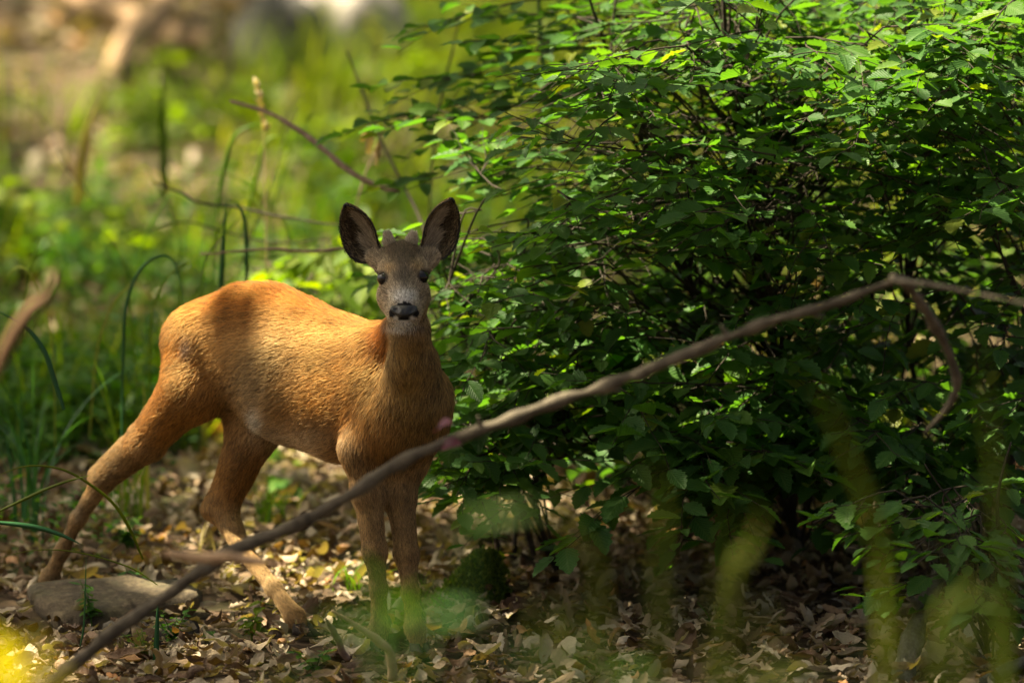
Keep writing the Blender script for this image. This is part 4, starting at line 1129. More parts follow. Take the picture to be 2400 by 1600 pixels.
# ------------------------------------------------------------------ dead wood
def build_wood():
    br = obj('fallen_branch', None, label='long knobbly dead branch running diagonally in front of the deer', cat='branch', loc=tuple(P(110, 1610, -1.45)))
    main = [(90, 1625, -1.43), (250, 1492, -1.46), (380, 1402, -1.48), (480, 1328, -1.50), (600, 1268, -1.50), (720, 1216, -1.52), (830, 1152, -1.55), (940, 1086, -1.55), (1050, 1034, -1.57), (1200, 982, -1.60), (1350, 930, -1.60), (1500, 876, -1.62), (1650, 816, -1.65), (1800, 757, -1.68), (1950, 712, -1.70), (2050, 678, -1.70), (2105, 655, -1.72)]
    add_tube('limb', main, [.0118, .0122, .0104, .0124, .0110, .0102, .0112, .0094, .0104, .0088, .0096, .0080, .0078, .0066, .0062], M_BRANCH, n=190, seg=14, rough=.42, parent=br, kink=.003, seed=3)
    add_tube('side_branch', [(2090, 650, -1.72), (2120, 662, -1.70), (2152, 702, -1.65), (2192, 765, -1.60), (2226, 832, -1.55), (2242, 900, -1.52), (2218, 958, -1.50), (2165, 1015, -1.48)], [.0075, .0090, .0085, .0092, .0082, .0078, .005, .002], M_BRANCH, n=50, rough=.25, parent=br, seed=5)
    add_tube('side_branch', [(2095, 658, -1.72), (2190, 668, -1.9), (2290, 688, -2.1), (2430, 716, -2.3)], [.0055, .004, .003, .0025], M_BRANCH, n=30, rough=.25, parent=br, seed=6)
    for c, rr in (((480, 1328, -1.50), .0150), ((1500, 876, -1.62), .0115), ((940, 1086, -1.55), .0130), ((250, 1492, -1.46), .0138), ((720, 1216, -1.52), .0125), ((1800, 757, -1.68), .0098)):
        q = P(*c); V, F = tube(q + np.linspace(-1, 1, 7)[:, None] * np.array((.013, 0, .006)), rr * np.array((.55, .85, .98, 1, .96, .82, .5)), 10, .3, int(c[0])); obj('knot', mesh_np('knot', V - np.array(br.location), F), M_BRANCH, br)
    for k, (x0, y0, x1, y1, d) in enumerate(((330, 1436, 300, 1400, -1.46), (655, 1243, 690, 1215, -1.5), (1130, 1006, 1120, 975, -1.58), (1420, 904, 1455, 915, -1.6), (1710, 790, 1690, 762, -1.65), (1890, 730, 1930, 742, -1.68))):
        add_tube('broken_stub', [(x0, y0, d), ((x0 + x1) / 2, (y0 + y1) / 2 + 3, d - .01), (x1, y1, d - .02)], [.006, .0045, .002], M_BRANCH, n=8, seg=6, rough=.3, parent=br, seed=k)
    # withered purple bud leaf on the branch
    gp = leaf_material('purple_leaf', [(0, (.10, .022, .040)), (1, (.13, .03, .05))], .3, 1, .5, veins=False)
    T, F, uv = leaf_template(8, .28, 0, .5, .2, 0, .02, 3)
    for (cx, cy, ex, ey, L) in ((1022, 1012, 1052, 978, .055), (1030, 1056, 1072, 1030, .06)):
        a = P(cx, cy, -1.57); e = unit(P(ex, ey, -1.62) - a); M = basis(e[None], np.array((.3, -.8, .5))[None], np.array([L]))[0]
        obj('withered_leaf', mesh_np('withered_leaf', T @ M.T + a - np.array(br.location), [F], attrs={'lc': ('FLOAT_VECTOR', np.hstack([uv, np.zeros((len(uv), 1))]))}), gp, br)
    W = [
        ('broken_stick', [(385, 1296, -2.2), (450, 1306, -2.2), (520, 1304, -2.22), (580, 1312, -2.22), (655, 1320, -2.25)], [.004, .009, .008, .0095, .003], M_PEEL, 'pale peeled stick crossing the dark branch in front of the hind leg'),
        ('broken_stick', [(778, 1430, -.75), (833, 1463, -.72), (890, 1503, -.7), (915, 1532, -.68), (920, 1590, -.66)], [.002, .006, .008, .0085, .009], M_PEEL, 'pale brown bent stick lying in front of the forelegs'),
        ('broken_stick', [(762, 1448, -.8), (785, 1485, -.76), (812, 1545, -.72)], [.002, .006, .007], M_TWIG, 'short leaning stick just beside the bent pale stick'),
        ('dry_twig', [(540, 238, 1.35), (620, 262, 1.3), (690, 300, 1.25), (760, 352, 1.2), (830, 408, 1.15), (935, 452, 1.1)], [.004, .0055, .006, .0065, .007, .006], M_TWIG, 'smooth brown twig slanting down towards the ear of the deer'),
        ('dry_twig', [(812, 120, 1.7), (845, 205, 1.65), (868, 270, 1.6), (895, 335, 1.55), (930, 410, 1.5), (985, 520, 1.4), (1020, 640, 1.3), (1040, 900, 1.2), (1045, 1060, 1.15)], [.002, .003, .0032, .0035, .0035, .004, .004], M_BARK, 'thin dark bare stem standing above the head of the deer'),
        ('dry_twig', [(1082, 20, 1.9), (1062, 110, 1.85), (1045, 180, 1.8), (1030, 250, 1.8), (1018, 330, 1.75), (1010, 450, 1.7), (1005, 700, 1.6), (1010, 1000, 1.5)], [.0015, .0025, .003, .003, .0035, .004], M_BARK, 'thin upright bare twig rising behind the bush edge'),
        ('dry_twig', [(358, 425, 1.7), (430, 455, 1.65), (470, 478, 1.6), (560, 488, 1.55), (690, 512, 1.5), (800, 532, 1.45)], [.002, .0028, .003, .003, .003, .002], M_BARK, 'dark thin twig lying level among the grass behind the back'),
        ('dry_twig', [(470, 596, 1.1), (620, 584, 1.05), (720, 588, 1.0), (830, 580, .95)], [.002, .0028, .0032, .003], M_TWIG, 'reddish twig running level behind the ear of the deer'),
        ('dry_twig', [(560, 640, 1.9), (600, 520, 1.9), (640, 420, 1.95), (665, 330, 2.0), (700, 250, 2.0)], [.002, .0018, .0014, .001], M_BARK, 'hair-thin dry stalk rising through the sunlit grass above the back'),
        ('dry_twig', [(300, 560, 2.0), (420, 520, 1.9), (520, 540, 1.8), (640, 570, 1.7), (760, 560, 1.7)], [.0015, .002, .002, .0015], M_BARK, 'wavy thin twig lying across the bright grass above the croup'),
        ('dry_twig', [(220, 470, 2.6), (150, 380, 2.6), (110, 290, 2.7), (60, 240, 2.7)], [.002, .002, .0015, .001], M_BARK, 'dark thin stalk leaning over the sunny patch far left'),
        ('dry_twig', [(820, 560, 1.6), (850, 430, 1.6), (900, 300, 1.65), (930, 200, 1.7)], [.002, .002, .0015, .001], M_TWIG, 'thin brown stalk crossing behind the dark bare stem'),
        ('dry_twig', [(940, 380, 1.5), (1010, 330, 1.5), (1120, 350, 1.5), (1230, 340, 1.5)], [.0015, .002, .002, .0015], M_BARK, 'thin level twig reaching from the bush above the ear'),
        ('dry_twig', [(2215, 1485, -.35), (2270, 1530, -.38), (2345, 1592, -.42)], [.0035, .004, .0035], M_TWIG, 'thin grey twig lying on the litter beside the grey dead stick'),
        ('broken_stick', [(2290, 1602, -.55), (2350, 1572, -.55), (2430, 1540, -.52)], [.010, .012, .012], M_GREYWOOD, 'grey stick end poking in at the lower corner beyond the sapling'),
        ('broken_stick', [(2290, 1128, .35), (2345, 1155, .32), (2430, 1190, .3)], [.006, .008, .009], M_GREYWOOD, 'pale dead twig above the small sapling'),
        ('broken_stick', [(600, 1480, -.12), (640, 1500, -.13), (690, 1502, -.14)], [.003, .004, .004], M_PEEL, 'small orange stick under the stepping hind hoof'),
        ('broken_stick', [(1225, 1590, -.45), (1290, 1560, -.43), (1345, 1535, -.42)], [.004, .005, .004], M_TWIG, 'short brown twig on the leaf litter below the forelegs'),
    ]
    for i, (nm, ctrl, rad, mat, lab) in enumerate(W):
        add_tube(nm, ctrl, rad, mat, lab, 'twig' if nm == 'dry_twig' else 'stick', n=36, seg=8, rough=.2, seed=10 + i, kink=.004 if nm == 'dry_twig' else .002)
    # curled dead leaves hanging on the thin stem
    r = np.random.RandomState(3)
    for (x, y_, d, L, ex, ey, lab) in ((878, 300, 1.58, .06, 862, 372, 'withered curled leaf in the middle of three hanging on the thin dark stem'), (893, 318, 1.56, .07, 878, 395, 'longest withered leaf hanging lowest on the thin dark stem'), (862, 282, 1.6, .05, 835, 352, 'smallest withered leaf hanging highest on the thin dark stem')):
        T, F, uv = DEAD[r.randint(4)]
        a = P(x, y_, d); e = unit(P(ex, ey, d - .01) - a); M = basis(e[None], np.array((.8, -.5, .3))[None], np.array([L]))[0]
        T2 = T - T[T[:, 0].argmin()]
        gd = obj('hanging_leaf', mesh_np('hanging_leaf', T2 @ M.T, [F], attrs={'lc': ('FLOAT_VECTOR', np.hstack([uv, np.full((len(uv), 1), .1)]))}), M_DEAD, None, None, lab, 'leaf', 'curled leaves on the thin dark stem', tuple(a))
    # grey dead stick standing at the lower right
    dd = obj('dead_stick', None, label='thick grey weathered stick standing upright under the sapling', cat='stick', loc=tuple(P(2120, 1610, -.5)))
    add_tube('shaft', [(2212, 1335, -.42), (2172, 1405, -.44), (2144, 1478, -.46), (2124, 1550, -.49), (2110, 1640, -.52)], [.0125, .0150, .0165, .0180, .0195], M_GREYWOOD, n=110, seg=20, rough=.40, parent=dd, seed=4)
    add_tube('broken_stub', [(2160, 1430, -.46), (2140, 1405, -.49), (2128, 1392, -.51)], [.008, .006, .004], M_GREYWOOD, n=10, rough=.35, parent=dd, seed=8)
    # log and branches lying on the brown bank behind
    GY = float(PG(300, 110)[1])
    add_tube('pale_log', [(250, 190, GY - .7), (300, 105, GY - .3), (345, 55, GY - .1), (410, -30, GY + .2)], [.035, .045, .05, .045], M_PEEL, 'pale barkless log propped on the brown bank far behind', 'log', n=30, seg=10, rough=.15, seed=2)
    add_tube('pale_log', [(150, -10, GY + .6), (300, 40, GY + .4), (400, 85, GY + .2), (500, 105, GY)], [.045, .05, .05, .04], M_PEEL, 'tan fallen log lying flat across the brown bank far behind', 'log', n=30, seg=10, rough=.15, seed=5)
build_wood()

# ------------------------------------------------------------------ stones and moss
def stone_mesh(cx, outline, thick, seed, rough=.006, tilt=0.0):
    """slab: outline (n,2) metres, rounded rim"""
    o = np.asarray(outline, float); n = 48
    oc = np.vstack([o, o[:1]]); tt = np.linspace(0, len(o), n, endpoint=False); o = np.column_stack([np.interp(tt, np.arange(len(oc)), oc[:, i_]) for i_ in (0, 1)]); o = o + .004 * np.random.RandomState(seed).normal(size=o.shape)
    c = o.mean(0); V = []; rings = [(.0, 1.0), (.55, 1.0), (.86, .98), (.96, .86), (1.0, .55), (.99, .2), (.93, .0), (.0, .0)]
    rings = [(.0, 1.0), (.3, 1.0), (.6, 1.0), (.86, .985), (.965, .88), (1.0, .6), (.99, .25), (.94, .0)]
    for s, z in rings:
        V.append(np.column_stack([c + (o - c) * max(s, .02), np.full(n, z * thick)]))
    V = np.vstack(V); V = V + rough * np.stack([fbm(V, 16, seed + i, 3) for i in range(3)], -1)
    j = np.arange(n); k = (j + 1) % n
    F = np.concatenate([np.stack([j + n * a, k + n * a, k + n * (a + 1), j + n * (a + 1)], 1)[:, ::-1] for a in range(len(rings) - 1)])
    V[:, 2] += tilt * V[:, 1]
    return V, [F]
def stone_material(name, cols, mossy=0.0):
    g = Nodes(name); pos = g.geopos()
    mixn = g.math('ADD', g.math('MULTIPLY', g.noise(14, 6, pos, .8), .6), g.math('MULTIPLY', g.noise(75, 4, pos, .7), .4))
    c = g.ramp(mixn, [(.38, cols[0]), (.5, cols[1]), (.62, cols[2])])
    c = g.mix(g.math('MULTIPLY', g.ramp(g.noise(9, 4, pos), [(.5, (0, 0, 0)), (.7, (1, 1, 1))]), .35 + mossy), c, (.10, .11, .045))
    b = g.n('ShaderNodeBsdfPrincipled'); b.inputs['Roughness'].default_value = .9
    g.l(c, b.inputs['Base Color']); g.l(g.bump(g.noise(70, 8, pos, .75), .95, .012), b.inputs['Normal']); g.l(b.outputs[0], g.out.inputs[0]); return g.m
def build_stones():
    a = P(265, 1440, .20)
    out = [(-.155, .02), (-.165, .07), (-.10, .10), (.02, .115), (.12, .11), (.165, .07), (.15, .02), (.06, -.05), (-.02, -.075), (-.09, -.06)]
    V, F = stone_mesh(0, np.array(out) * np.array((1.08, 1.15)), .042, 3, .009, .29)
    z = float(ground_z(a[0], a[1]))
    obj('flat_stone', mesh_np('flat_stone', V, F), stone_material('sandstone', [(.032, .023, .013), (.095, .069, .040), (.19, .145, .085)]), label='flat sandstone slab lying in front of the stretched hind hoof', cat='stone', loc=(a[0], a[1], z + .002))
    a = P(350, 1475, .0)
    V, F = stone_mesh(0, np.array(out) * .55, .045, 9, .006, .1)
    obj('dark_stone', mesh_np('dark_stone', V, F), stone_material('dark_rock', [(.05, .042, .034), (.10, .085, .068), (.17, .145, .12)]), label='small dark stone half buried below the flat slab', cat='stone', loc=(a[0], a[1], float(ground_z(a[0], a[1])) - .018))
    # boulders far behind, by the top edge
    for (px, py, y, sx, sz, cols, lab) in ((655, 150, 8.0, .17, .22, [(.05, .05, .05), (.10, .095, .09), (.16, .15, .14)], 'dark grey boulder on the slope far behind'),
                                           (815, 120, 8.6, .22, .24, [(.22, .20, .18), (.38, .34, .31), (.50, .46, .43)], 'pale pinkish grey boulder on the slope far behind')):
        th = np.linspace(0, np.pi, 17); ph = np.linspace(0, 2 * np.pi, 28, endpoint=False)
        V = np.stack([np.outer(np.sin(th), np.cos(ph)), np.outer(np.sin(th), np.sin(ph)), np.outer(np.cos(th), np.ones(28))], -1).reshape(-1, 3)
        V = V * (1 + .22 * fbm(V, 1.5, int(px), 3)[:, None]) * np.array((sx, sx * .8, sz))
        i = np.arange(16)[:, None] * 28; j = np.arange(28)[None]; k = (j + 1) % 28
        p = PG(px, py + 25)
        obj('boulder', mesh_np('boulder', V, [np.stack([i + j, i + 28 + j, i + 28 + k, i + k], -1).reshape(-1, 4)]), stone_material('boulder_' + str(px), cols), label=lab, cat='boulder', loc=(p[0], p[1], float(ground_z(p[0], p[1])) + sz * .35), group='boulders on the slope behind')
    # moss mound: a lump thatched with tiny shoots
    r = np.random.RandomState(5)
    c = P(1098, 1385, .36); c[2] = ground_z(c[0], c[1])
    mm = obj('moss_mound', None, label='dark green mossy mound on the litter beside the forelegs', cat='moss', loc=tuple(c))
    th = np.linspace(0, np.pi * .55, 12); ph = np.linspace(0, 2 * np.pi, 28, endpoint=False)
    V = np.stack([np.outer(np.sin(th), np.cos(ph)), np.outer(np.sin(th), np.sin(ph)), np.outer(np.cos(th), np.ones(28))], -1).reshape(-1, 3)
    V = V * np.array((.060, .055, .088)) * (1 + .22 * fbm(V, 1.8, 8, 3)[:, None])
    V[:, 0] += .02 * (V[:, 2] / .09); V[:, 0] *= np.where(V[:, 2] < .03, 1.15, 1)
    i = np.arange(11)[:, None] * 28; j = np.arange(28)[None]; k = (j + 1) % 28
    g = Nodes('moss_body'); b = g.n('ShaderNodeBsdfPrincipled'); b.inputs['Roughness'].default_value = .95
    g.l(g.ramp(g.noise(90, 5, g.geopos()), [(.3, (.022, .038, .008)), (.7, (.07, .11, .016))]), b.inputs['Base Color']); g.l(b.outputs[0], g.out.inputs[0])
    obj('mound', mesh_np('mound', V, [np.stack([i + j, i + 28 + j, i + 28 + k, i + k], -1).reshape(-1, 4)]), g.m, mm)
    n = 9000; q = r.randint(0, len(V), n); rt = V[q] + r.normal(size=(n, 3)) * .004
    out_ = unit(V[q] + np.array((0, 0, .05))); ax = unit(out_ + r.normal(size=(n, 3)) * .55 + np.array((0, 0, .2)))
    Vm, Fm, lc = leaf_set(SIMPLE, basis(ax, unit(np.cross(ax, r.normal(size=(n, 3)))), r.uniform(.004, .010, n)), rt, r.rand(n), 8)
    M_MOSS = leaf_material('moss_shoot', [(0, (.055, .10, .014)), (.6, (.11, .17, .02)), (1, (.22, .26, .035))], .3, 1.3, .6, veins=False)
    obj('moss_shoots', mesh_np('moss_shoots', Vm, [Fm], attrs={'lc': ('FLOAT_VECTOR', lc)}), M_MOSS, mm, kind='stuff')
build_stones()

# ------------------------------------------------------------------ grass tufts, single blades, herbs
def tuft(name, label, at, n, h, arch, w, mat, seed, group=None, cat='grass', spread=.02):
    r = np.random.RandomState(seed)
    c = P(*at); c[2] = ground_z(c[0], c[1])
    t = obj(name, None, label=label, cat=cat, group=group, loc=tuple(c))
    for i in range(n):
        rt = np.array([[r.normal() * spread, r.normal() * spread, -.004]])
        V, F, lc = blades(rt, np.array([r.uniform(*h)]), np.array([r.uniform(0, 6.283)]), np.array([r.uniform(*arch)]), np.array([r.uniform(*w)]), seed * 50 + i, 9)
        obj('blade', mesh_np('blade', V, [F], attrs={'lc': ('FLOAT_VECTOR', lc)}), mat, t)
    return t

def herb(label, at, n_st, h, leaf, seed, mat, name='leafy_herb', spread=.5, droop=.2, pairs=5, group=None):
    r = np.random.RandomState(seed); c = P(*at); c[2] = ground_z(c[0], c[1])
    t = obj(name, None, label=label, cat='plant', group=group, loc=tuple(c))
    for s in range(n_st):
        az = r.uniform(0, 6.283); L = r.uniform(*h); sp = spread * r.uniform(.3, 1)
        pts = spline([np.zeros(3), np.array((math.cos(az) * L * sp * .3, math.sin(az) * L * sp * .3, L * .5)), np.array((math.cos(az) * L * sp, math.sin(az) * L * sp, L))], 10)
        V, F = tube(pts, np.linspace(.0016, .0007, 10), 5)
        lcv = np.zeros((len(V), 3)); lcv[:, 2] = .4
        obj('stem', mesh_np('stem', V, F, attrs={'lc': ('FLOAT_VECTOR', lcv)}), mat, t)
        for k in range(pairs):
            p = pts[min(9, int(3 + 7 * k / pairs))]
            for sgn in (0, math.pi):
                a = az + sgn + k * 1.57 + r.normal() * .3; e = np.array((math.cos(a), math.sin(a), -droop + r.normal() * .2))
                T, Ff, uv = SIMPLE[r.randint(2)]
                M = basis(e[None], np.array((e[0] * .2 + r.normal() * .2, e[1] * .2 + r.normal() * .2, 1))[None], np.array([leaf * r.uniform(.7, 1.2)]))[0]
                obj('leaf', mesh_np('leaf', (T * np.array((1, 1.25, 1))) @ M.T + p, [Ff], attrs={'lc': ('FLOAT_VECTOR', np.hstack([uv, np.full((len(uv), 1), r.rand())]))}), mat, t)
    return t

def build_small_plants():
    tuft('grass_tuft', 'bright grass tuft with arching blades between the hind leg and forelegs', (640, 1245, 1.25), 34, (.08, .17), (.3, 1.1), (.004, .007), M_GRASS, 4, 'grass tufts')
    tuft('grass_tuft', 'thin grass tuft on the sunlit litter behind the forelegs', (830, 1330, .55), 16, (.05, .13), (.8, 1.6), (.0025, .004), M_GRASS, 6, 'grass tufts')
    tuft('grass_tuft', 'dry straw tuft standing behind the stepping hind hock', (470, 1300, .75), 12, (.09, .16), (.15, .8), (.0025, .004), M_STRAW, 7, 'grass tufts')
    tuft('grass_tuft', 'tall dark green grass tuft at the picture edge behind the stretched leg', (70, 1120, 1.1), 22, (.25, .50), (.1, .7), (.005, .009), M_GRASS_D, 9, 'grass tufts')
    tuft('grass_tuft', 'tall green grass tuft just behind the rump of the deer', (300, 1080, 1.25), 20, (.22, .48), (.1, .7), (.004, .008), M_GRASS, 10, 'grass tufts')
    tuft('grass_tuft', 'fine green grass tuft at the foot of the moss mound', (1010, 1395, .3), 16, (.04, .10), (.4, 1.2), (.0025, .004), M_GRASS, 12, 'grass tufts')
    tuft('grass_tuft', 'loose grass tuft on the slope above the back of the deer', (640, 640, 3.0), 30, (.25, .50), (.2, .9), (.006, .010), M_GRASS, 13, 'grass tufts')
    tuft('grass_tuft', 'sunlit grass tuft on the slope behind the tail of the deer', (430, 560, 3.3), 30, (.22, .50), (.2, .9), (.006, .011), M_GRASS, 14, 'grass tufts')
    B = [
        ('long_grass', [(286, 1080, 1.0), (288, 860, 1.0), (294, 730, 1.0), (318, 650, 1.0), (356, 607, 1.0), (398, 602, 1.0), (420, 650, 1.0), (436, 735, 1.0)], .0075, M_GRASS_D, 'dark grass blade arching over and bending down beside the rump'),
        ('long_grass', [(515, 760, 1.15), (520, 640, 1.15), (524, 560, 1.15), (531, 462, 1.15)], .011, M_GRASS_D, 'blue-green upright grass blade standing above the rump'),
        ('long_grass', [(578, 720, 1.2), (578, 600, 1.2), (574, 520, 1.2), (556, 478, 1.2), (535, 470, 1.2)], .008, M_GRASS_D, 'dark hooked grass blade beside the blue-green upright one'),
        ('long_grass', [(-20, 1206, -.25), (96, 1151, -.28), (150, 1130, -.3), (216, 1112, -.3)], .006, M_GRASS_O, 'olive grass blade reaching in across the lower hind leg'),
        ('long_grass', [(335, 1310, -.05), (306, 1243, -.08), (271, 1186, -.1), (223, 1143, -.12), (147, 1100, -.14), (60, 1092, -.15), (-20, 1120, -.15)], .0065, M_GRASS_O, 'long arching green blade crossing in front of the stretched hind leg'),
        ('long_grass', [(-20, 1222, -.3), (80, 1234, -.3), (143, 1253, -.3), (194, 1277, -.3)], .010, M_GRASS_D, 'broad dark green blade tip in front of the hind shank'),
        ('long_grass', [(369, 1370, -.2), (319, 1336, -.2), (271, 1317, -.2), (204, 1298, -.2), (134, 1288, -.2), (64, 1291, -.2), (-20, 1312, -.2)], .0032, M_GRASS_O, 'thin yellowish stem bowing low across the hind shank'),
        ('long_grass', [(364, 1600, -.32), (366, 1540, -.32), (368, 1470, -.32), (370, 1405, -.32)], .0115, M_GRASS_D, 'thick blue-green stem standing in front of the flat stone'),
        ('long_grass', [(186, 1520, -.25), (196, 1470, -.25), (200, 1380, -.25), (202, 1300, -.25)], .004, M_GRASS_D, 'slim green stem standing before the flat slab'),
        ('long_grass', [(150, 960, -.7), (126, 887, -.7), (103, 822, -.7), (57, 764, -.7), (-20, 722, -.7)], .010, M_GRASS_D, 'blurred blue-green blade bending out at the picture edge'),
        ('long_grass', [(500, 560, 2.0), (520, 420, 2.0), (545, 330, 2.0), (590, 295, 2.0), (650, 300, 2.0)], .010, M_GRASS, 'pale curved blade catching the sun above the back'),
        ('long_grass', [(560, 560, 2.2), (600, 420, 2.2), (620, 340, 2.2), (660, 325, 2.2), (720, 400, 2.2)], .009, M_GRASS, 'arching sunlit blade among the twigs above the back'),
        ('long_grass', [(385, 470, 3.5), (383, 330, 3.5), (380, 170, 3.5)], .022, M_GRASS, 'broad upright pale green blade far behind the tail'),
        ('long_grass', [(180, 480, 3.8), (200, 330, 3.8), (225, 240, 3.8)], .024, M_GRASS, 'wide whitish green blade far behind at the sunny patch'),
        ('green_stem', [(1262, -20, 1.7), (1268, 90, 1.7), (1275, 180, 1.7), (1290, 420, 1.7), (1300, 800, 1.6)], .011, M_GRASS_D, 'straight blue-green stem standing upright behind the bush'),
        ('withered_grass', [(-20, 900, -3.2), (25, 800, -3.2), (70, 730, -3.2), (112, 690, -3.2), (135, 620, -3.2)], .022, M_TWIG, 'blurred brown withered blade leaning in at the picture edge'),
    ]
    rr_ = np.random.RandomState(77)
    where = ['at the picture edge', 'behind the stretched leg', 'left of the rump', 'above the tail', 'over the sunny patch', 'behind the croup', 'above the back', 'below the slanting twig', 'near the seed head', 'by the upright blue-green blade', 'beside the tail', 'left of the arching blade']
    for k, (bx, by, dx, hh, d) in enumerate(((40, 1000, 60, 420, 1.2), (130, 1010, -80, 330, 1.1), (330, 980, -110, 380, 1.4), (420, 700, -90, 300, 2.0), (300, 720, 140, 330, 2.2), (500, 690, 100, 260, 1.7), (680, 700, -120, 240, 2.1), (720, 690, 110, 300, 2.3), (640, 690, 60, 330, 2.4), (470, 720, 70, 240, 1.5), (350, 860, 60, 300, 1.3), (210, 960, 90, 360, 1.3))):
        q_ = rr_.uniform(.3, 1.5); hh *= rr_.uniform(.75, 1.25); dx *= rr_.uniform(.5, 1.6); tip = (bx + dx * (1 + .6 * q_), by - hh * (1.05 - .28 * q_), d + rr_.normal() * .1)
        B.append(('long_grass', [(bx, by + 60, d), (bx + dx * rr_.uniform(.0, .25), by - hh * .5, d), (bx + dx * rr_.uniform(.4, .7), by - hh * .88, d), (bx + dx * rr_.uniform(.85, 1.1), by - hh * (1.06 - .06 * q_), d), tip], rr_.uniform(.0025, .0055), M_GRASS, 'slender arching grass blade ' + where[k]))
    for nm, ctrl, w, mat, lab in B:
        if nm == 'withered_grass':
            mat = bark_material('withered_blade', [(.3, (.06, .032, .016)), (.6, (.12, .066, .032)), (.8, (.19, .12, .06))], 60, .8, .3, .002)
        add_blade(nm, ctrl, w, mat, lab, 'grass')
    # seeding grass
    sg = obj('seeding_grass', None, kind='thing', label='pale grass seed head standing in the sun above the back', cat='grass', loc=tuple(P(625, 620, 1.6)))
    add_tube('stalk', [(625, 640, 1.6), (622, 480, 1.6), (618, 320, 1.6), (600, 190, 1.6)], [.0018, .0015, .0012, .0008], M_STRAW, n=24, seg=5, rough=0, parent=sg)
    r = np.random.RandomState(9); T, F, uv = SIMPLE[0]; ax = spline([P(622, 310, 1.6), P(612, 250, 1.6), P(600, 190, 1.6)], 40)
    for i in range(46):
        p = ax[min(39, int(i * .85))]; e = unit(np.array((r.normal() * .6, r.normal() * .6, .9))); M = basis(e[None], r.normal(size=(1, 3)), np.array([r.uniform(.010, .018)]))[0]
        obj('spikelet', mesh_np('spikelet', T @ M.T + p - np.array(sg.location), [F], attrs={'lc': ('FLOAT_VECTOR', np.hstack([uv, np.full((len(uv), 1), r.rand())]))}), M_STRAW, sg)
    herb('round-leaved herb sprig growing before the hind shank', (215, 1375, .12), 3, (.06, .11), .024, 3, M_HERB, group='leafy herbs')
    herb('small herb with paired oval leaves behind the flat stone', (320, 1372, .35), 3, (.04, .08), .022, 5, M_HERB, group='leafy herbs')
    herb('bushy clover-like herb in front of the flat stone', (405, 1500, -.1), 6, (.04, .09), .018, 7, M_HERB, spread=.8, group='leafy herbs')
    herb('low herb with yellow-green leaves in front of the dark stone', (340, 1540, -.25), 7, (.03, .06), .012, 9, M_SHRUB, spread=.9, group='leafy herbs')
    herb('pale green sprout with toothed leaves beside the stepping hind hoof', (590, 1480, -.05), 3, (.05, .09), .030, 11, M_SHRUB, group='leafy herbs')
    herb('yellow-green sprout rising from the moss mound', (1165, 1330, .42), 2, (.10, .15), .045, 13, M_SHRUB, spread=.35, pairs=4, group='leafy herbs')
    herb('dark green broad-leaved plant under the belly of the deer', (690, 1115, 1.6), 4, (.04, .09), .065, 15, M_HERB, spread=.9, pairs=2, group='leafy herbs')
    herb('flat green seedling leaf lying beside the clover-like herb', (505, 1470, .0), 2, (.012, .02), .045, 17, M_HERB, spread=1, pairs=1, group='leafy herbs')
    herb('small green seedling on the litter below the bush', (1670, 1440, .1), 3, (.03, .05), .05, 19, M_HERB, spread=1, pairs=1, group='leafy herbs')
    herb('tiny green weed at the lower edge before the forelegs', (740, 1570, -.45), 5, (.03, .06), .022, 23, M_HERB, spread=.9, group='leafy herbs')
    herb('ragged green weed growing behind the stretched hind shank', (300, 1225, .95), 6, (.05, .10), .026, 25, M_HERB, spread=.8, group='leafy herbs')
    # out-of-focus plants between camera and deer
    def near_plant(label, base, leaves, mat, w, name='broad_grass'):
        c = P(*base); c[2] = ground_z(c[0], c[1])
        t = obj(name, None, label=label, cat='plant', loc=tuple(c), group='plants close to the camera')
        for k, ctrl in enumerate(leaves):
            pts = spline(np.vstack([c[None], [P(*q) for q in ctrl]]), 20)
            V, F, lc = ribbon(pts, w[k % len(w)], np.array((0, -.8, .6)), .2)
            obj('blade', mesh_np('blade', V - c, F, attrs={'lc': ('FLOAT_VECTOR', lc)}), mat, t)
    near_plant('olive blurred blades leaning over the dark gap under the bush', (2120, 1900, -5.3), [[(2075, 1500, -5.3), (2055, 1260, -5.3), (2010, 1120, -5.3), (1960, 1000, -5.3), (1900, 890, -5.3)], [(2180, 1600, -5.2), (2260, 1400, -5.2), (2300, 1330, -5.2)]], M_GRASS_O, [.012, .008])
    near_plant('tall olive blurred blade standing near the picture edge', (2365, 1900, -5.2), [[(2362, 1600, -5.2), (2345, 1250, -5.2), (2320, 1000, -5.2), (2290, 760, -5.2)], [(2345, 1560, -5.1), (2290, 1420, -5.1), (2240, 1370, -5.1)]], M_GRASS_O, [.012, .010])
    near_plant('blurred olive blades before the shaded litter', (1500, 1900, -5.4), [[(1540, 1500, -5.4), (1560, 1200, -5.4), (1520, 1060, -5.4)], [(1420, 1500, -5.4), (1340, 1250, -5.4), (1310, 1080, -5.4)], [(1700, 1500, -5.3), (1760, 1300, -5.3), (1790, 1190, -5.3)]], M_GRASS_O, [.010, .010, .012])
    rv = np.random.RandomState(12)
    for lab, x0, x1, yb, n_ in (('thin blurred grass clump veiling the shaded litter', 1280, 1800, -6.6, 5), ('thin blurred grass clump veiling the base of the sapling', 1850, 2380, -6.4, 3)):
        lv = []
        for k in range(n_):
            x = rv.uniform(x0, x1); top = rv.uniform(1080, 1480); dx = rv.normal() * 70
            lv.append([(x, 1640, yb), (x + dx * .3, (1640 + top) / 2, yb), (x + dx, top, yb + rv.normal() * .1)])
        near_plant(lab, ((x0 + x1) / 2, 1950, yb), lv, M_GRASS_O, [.004, .0055, .007], 'wild_grass_clump')
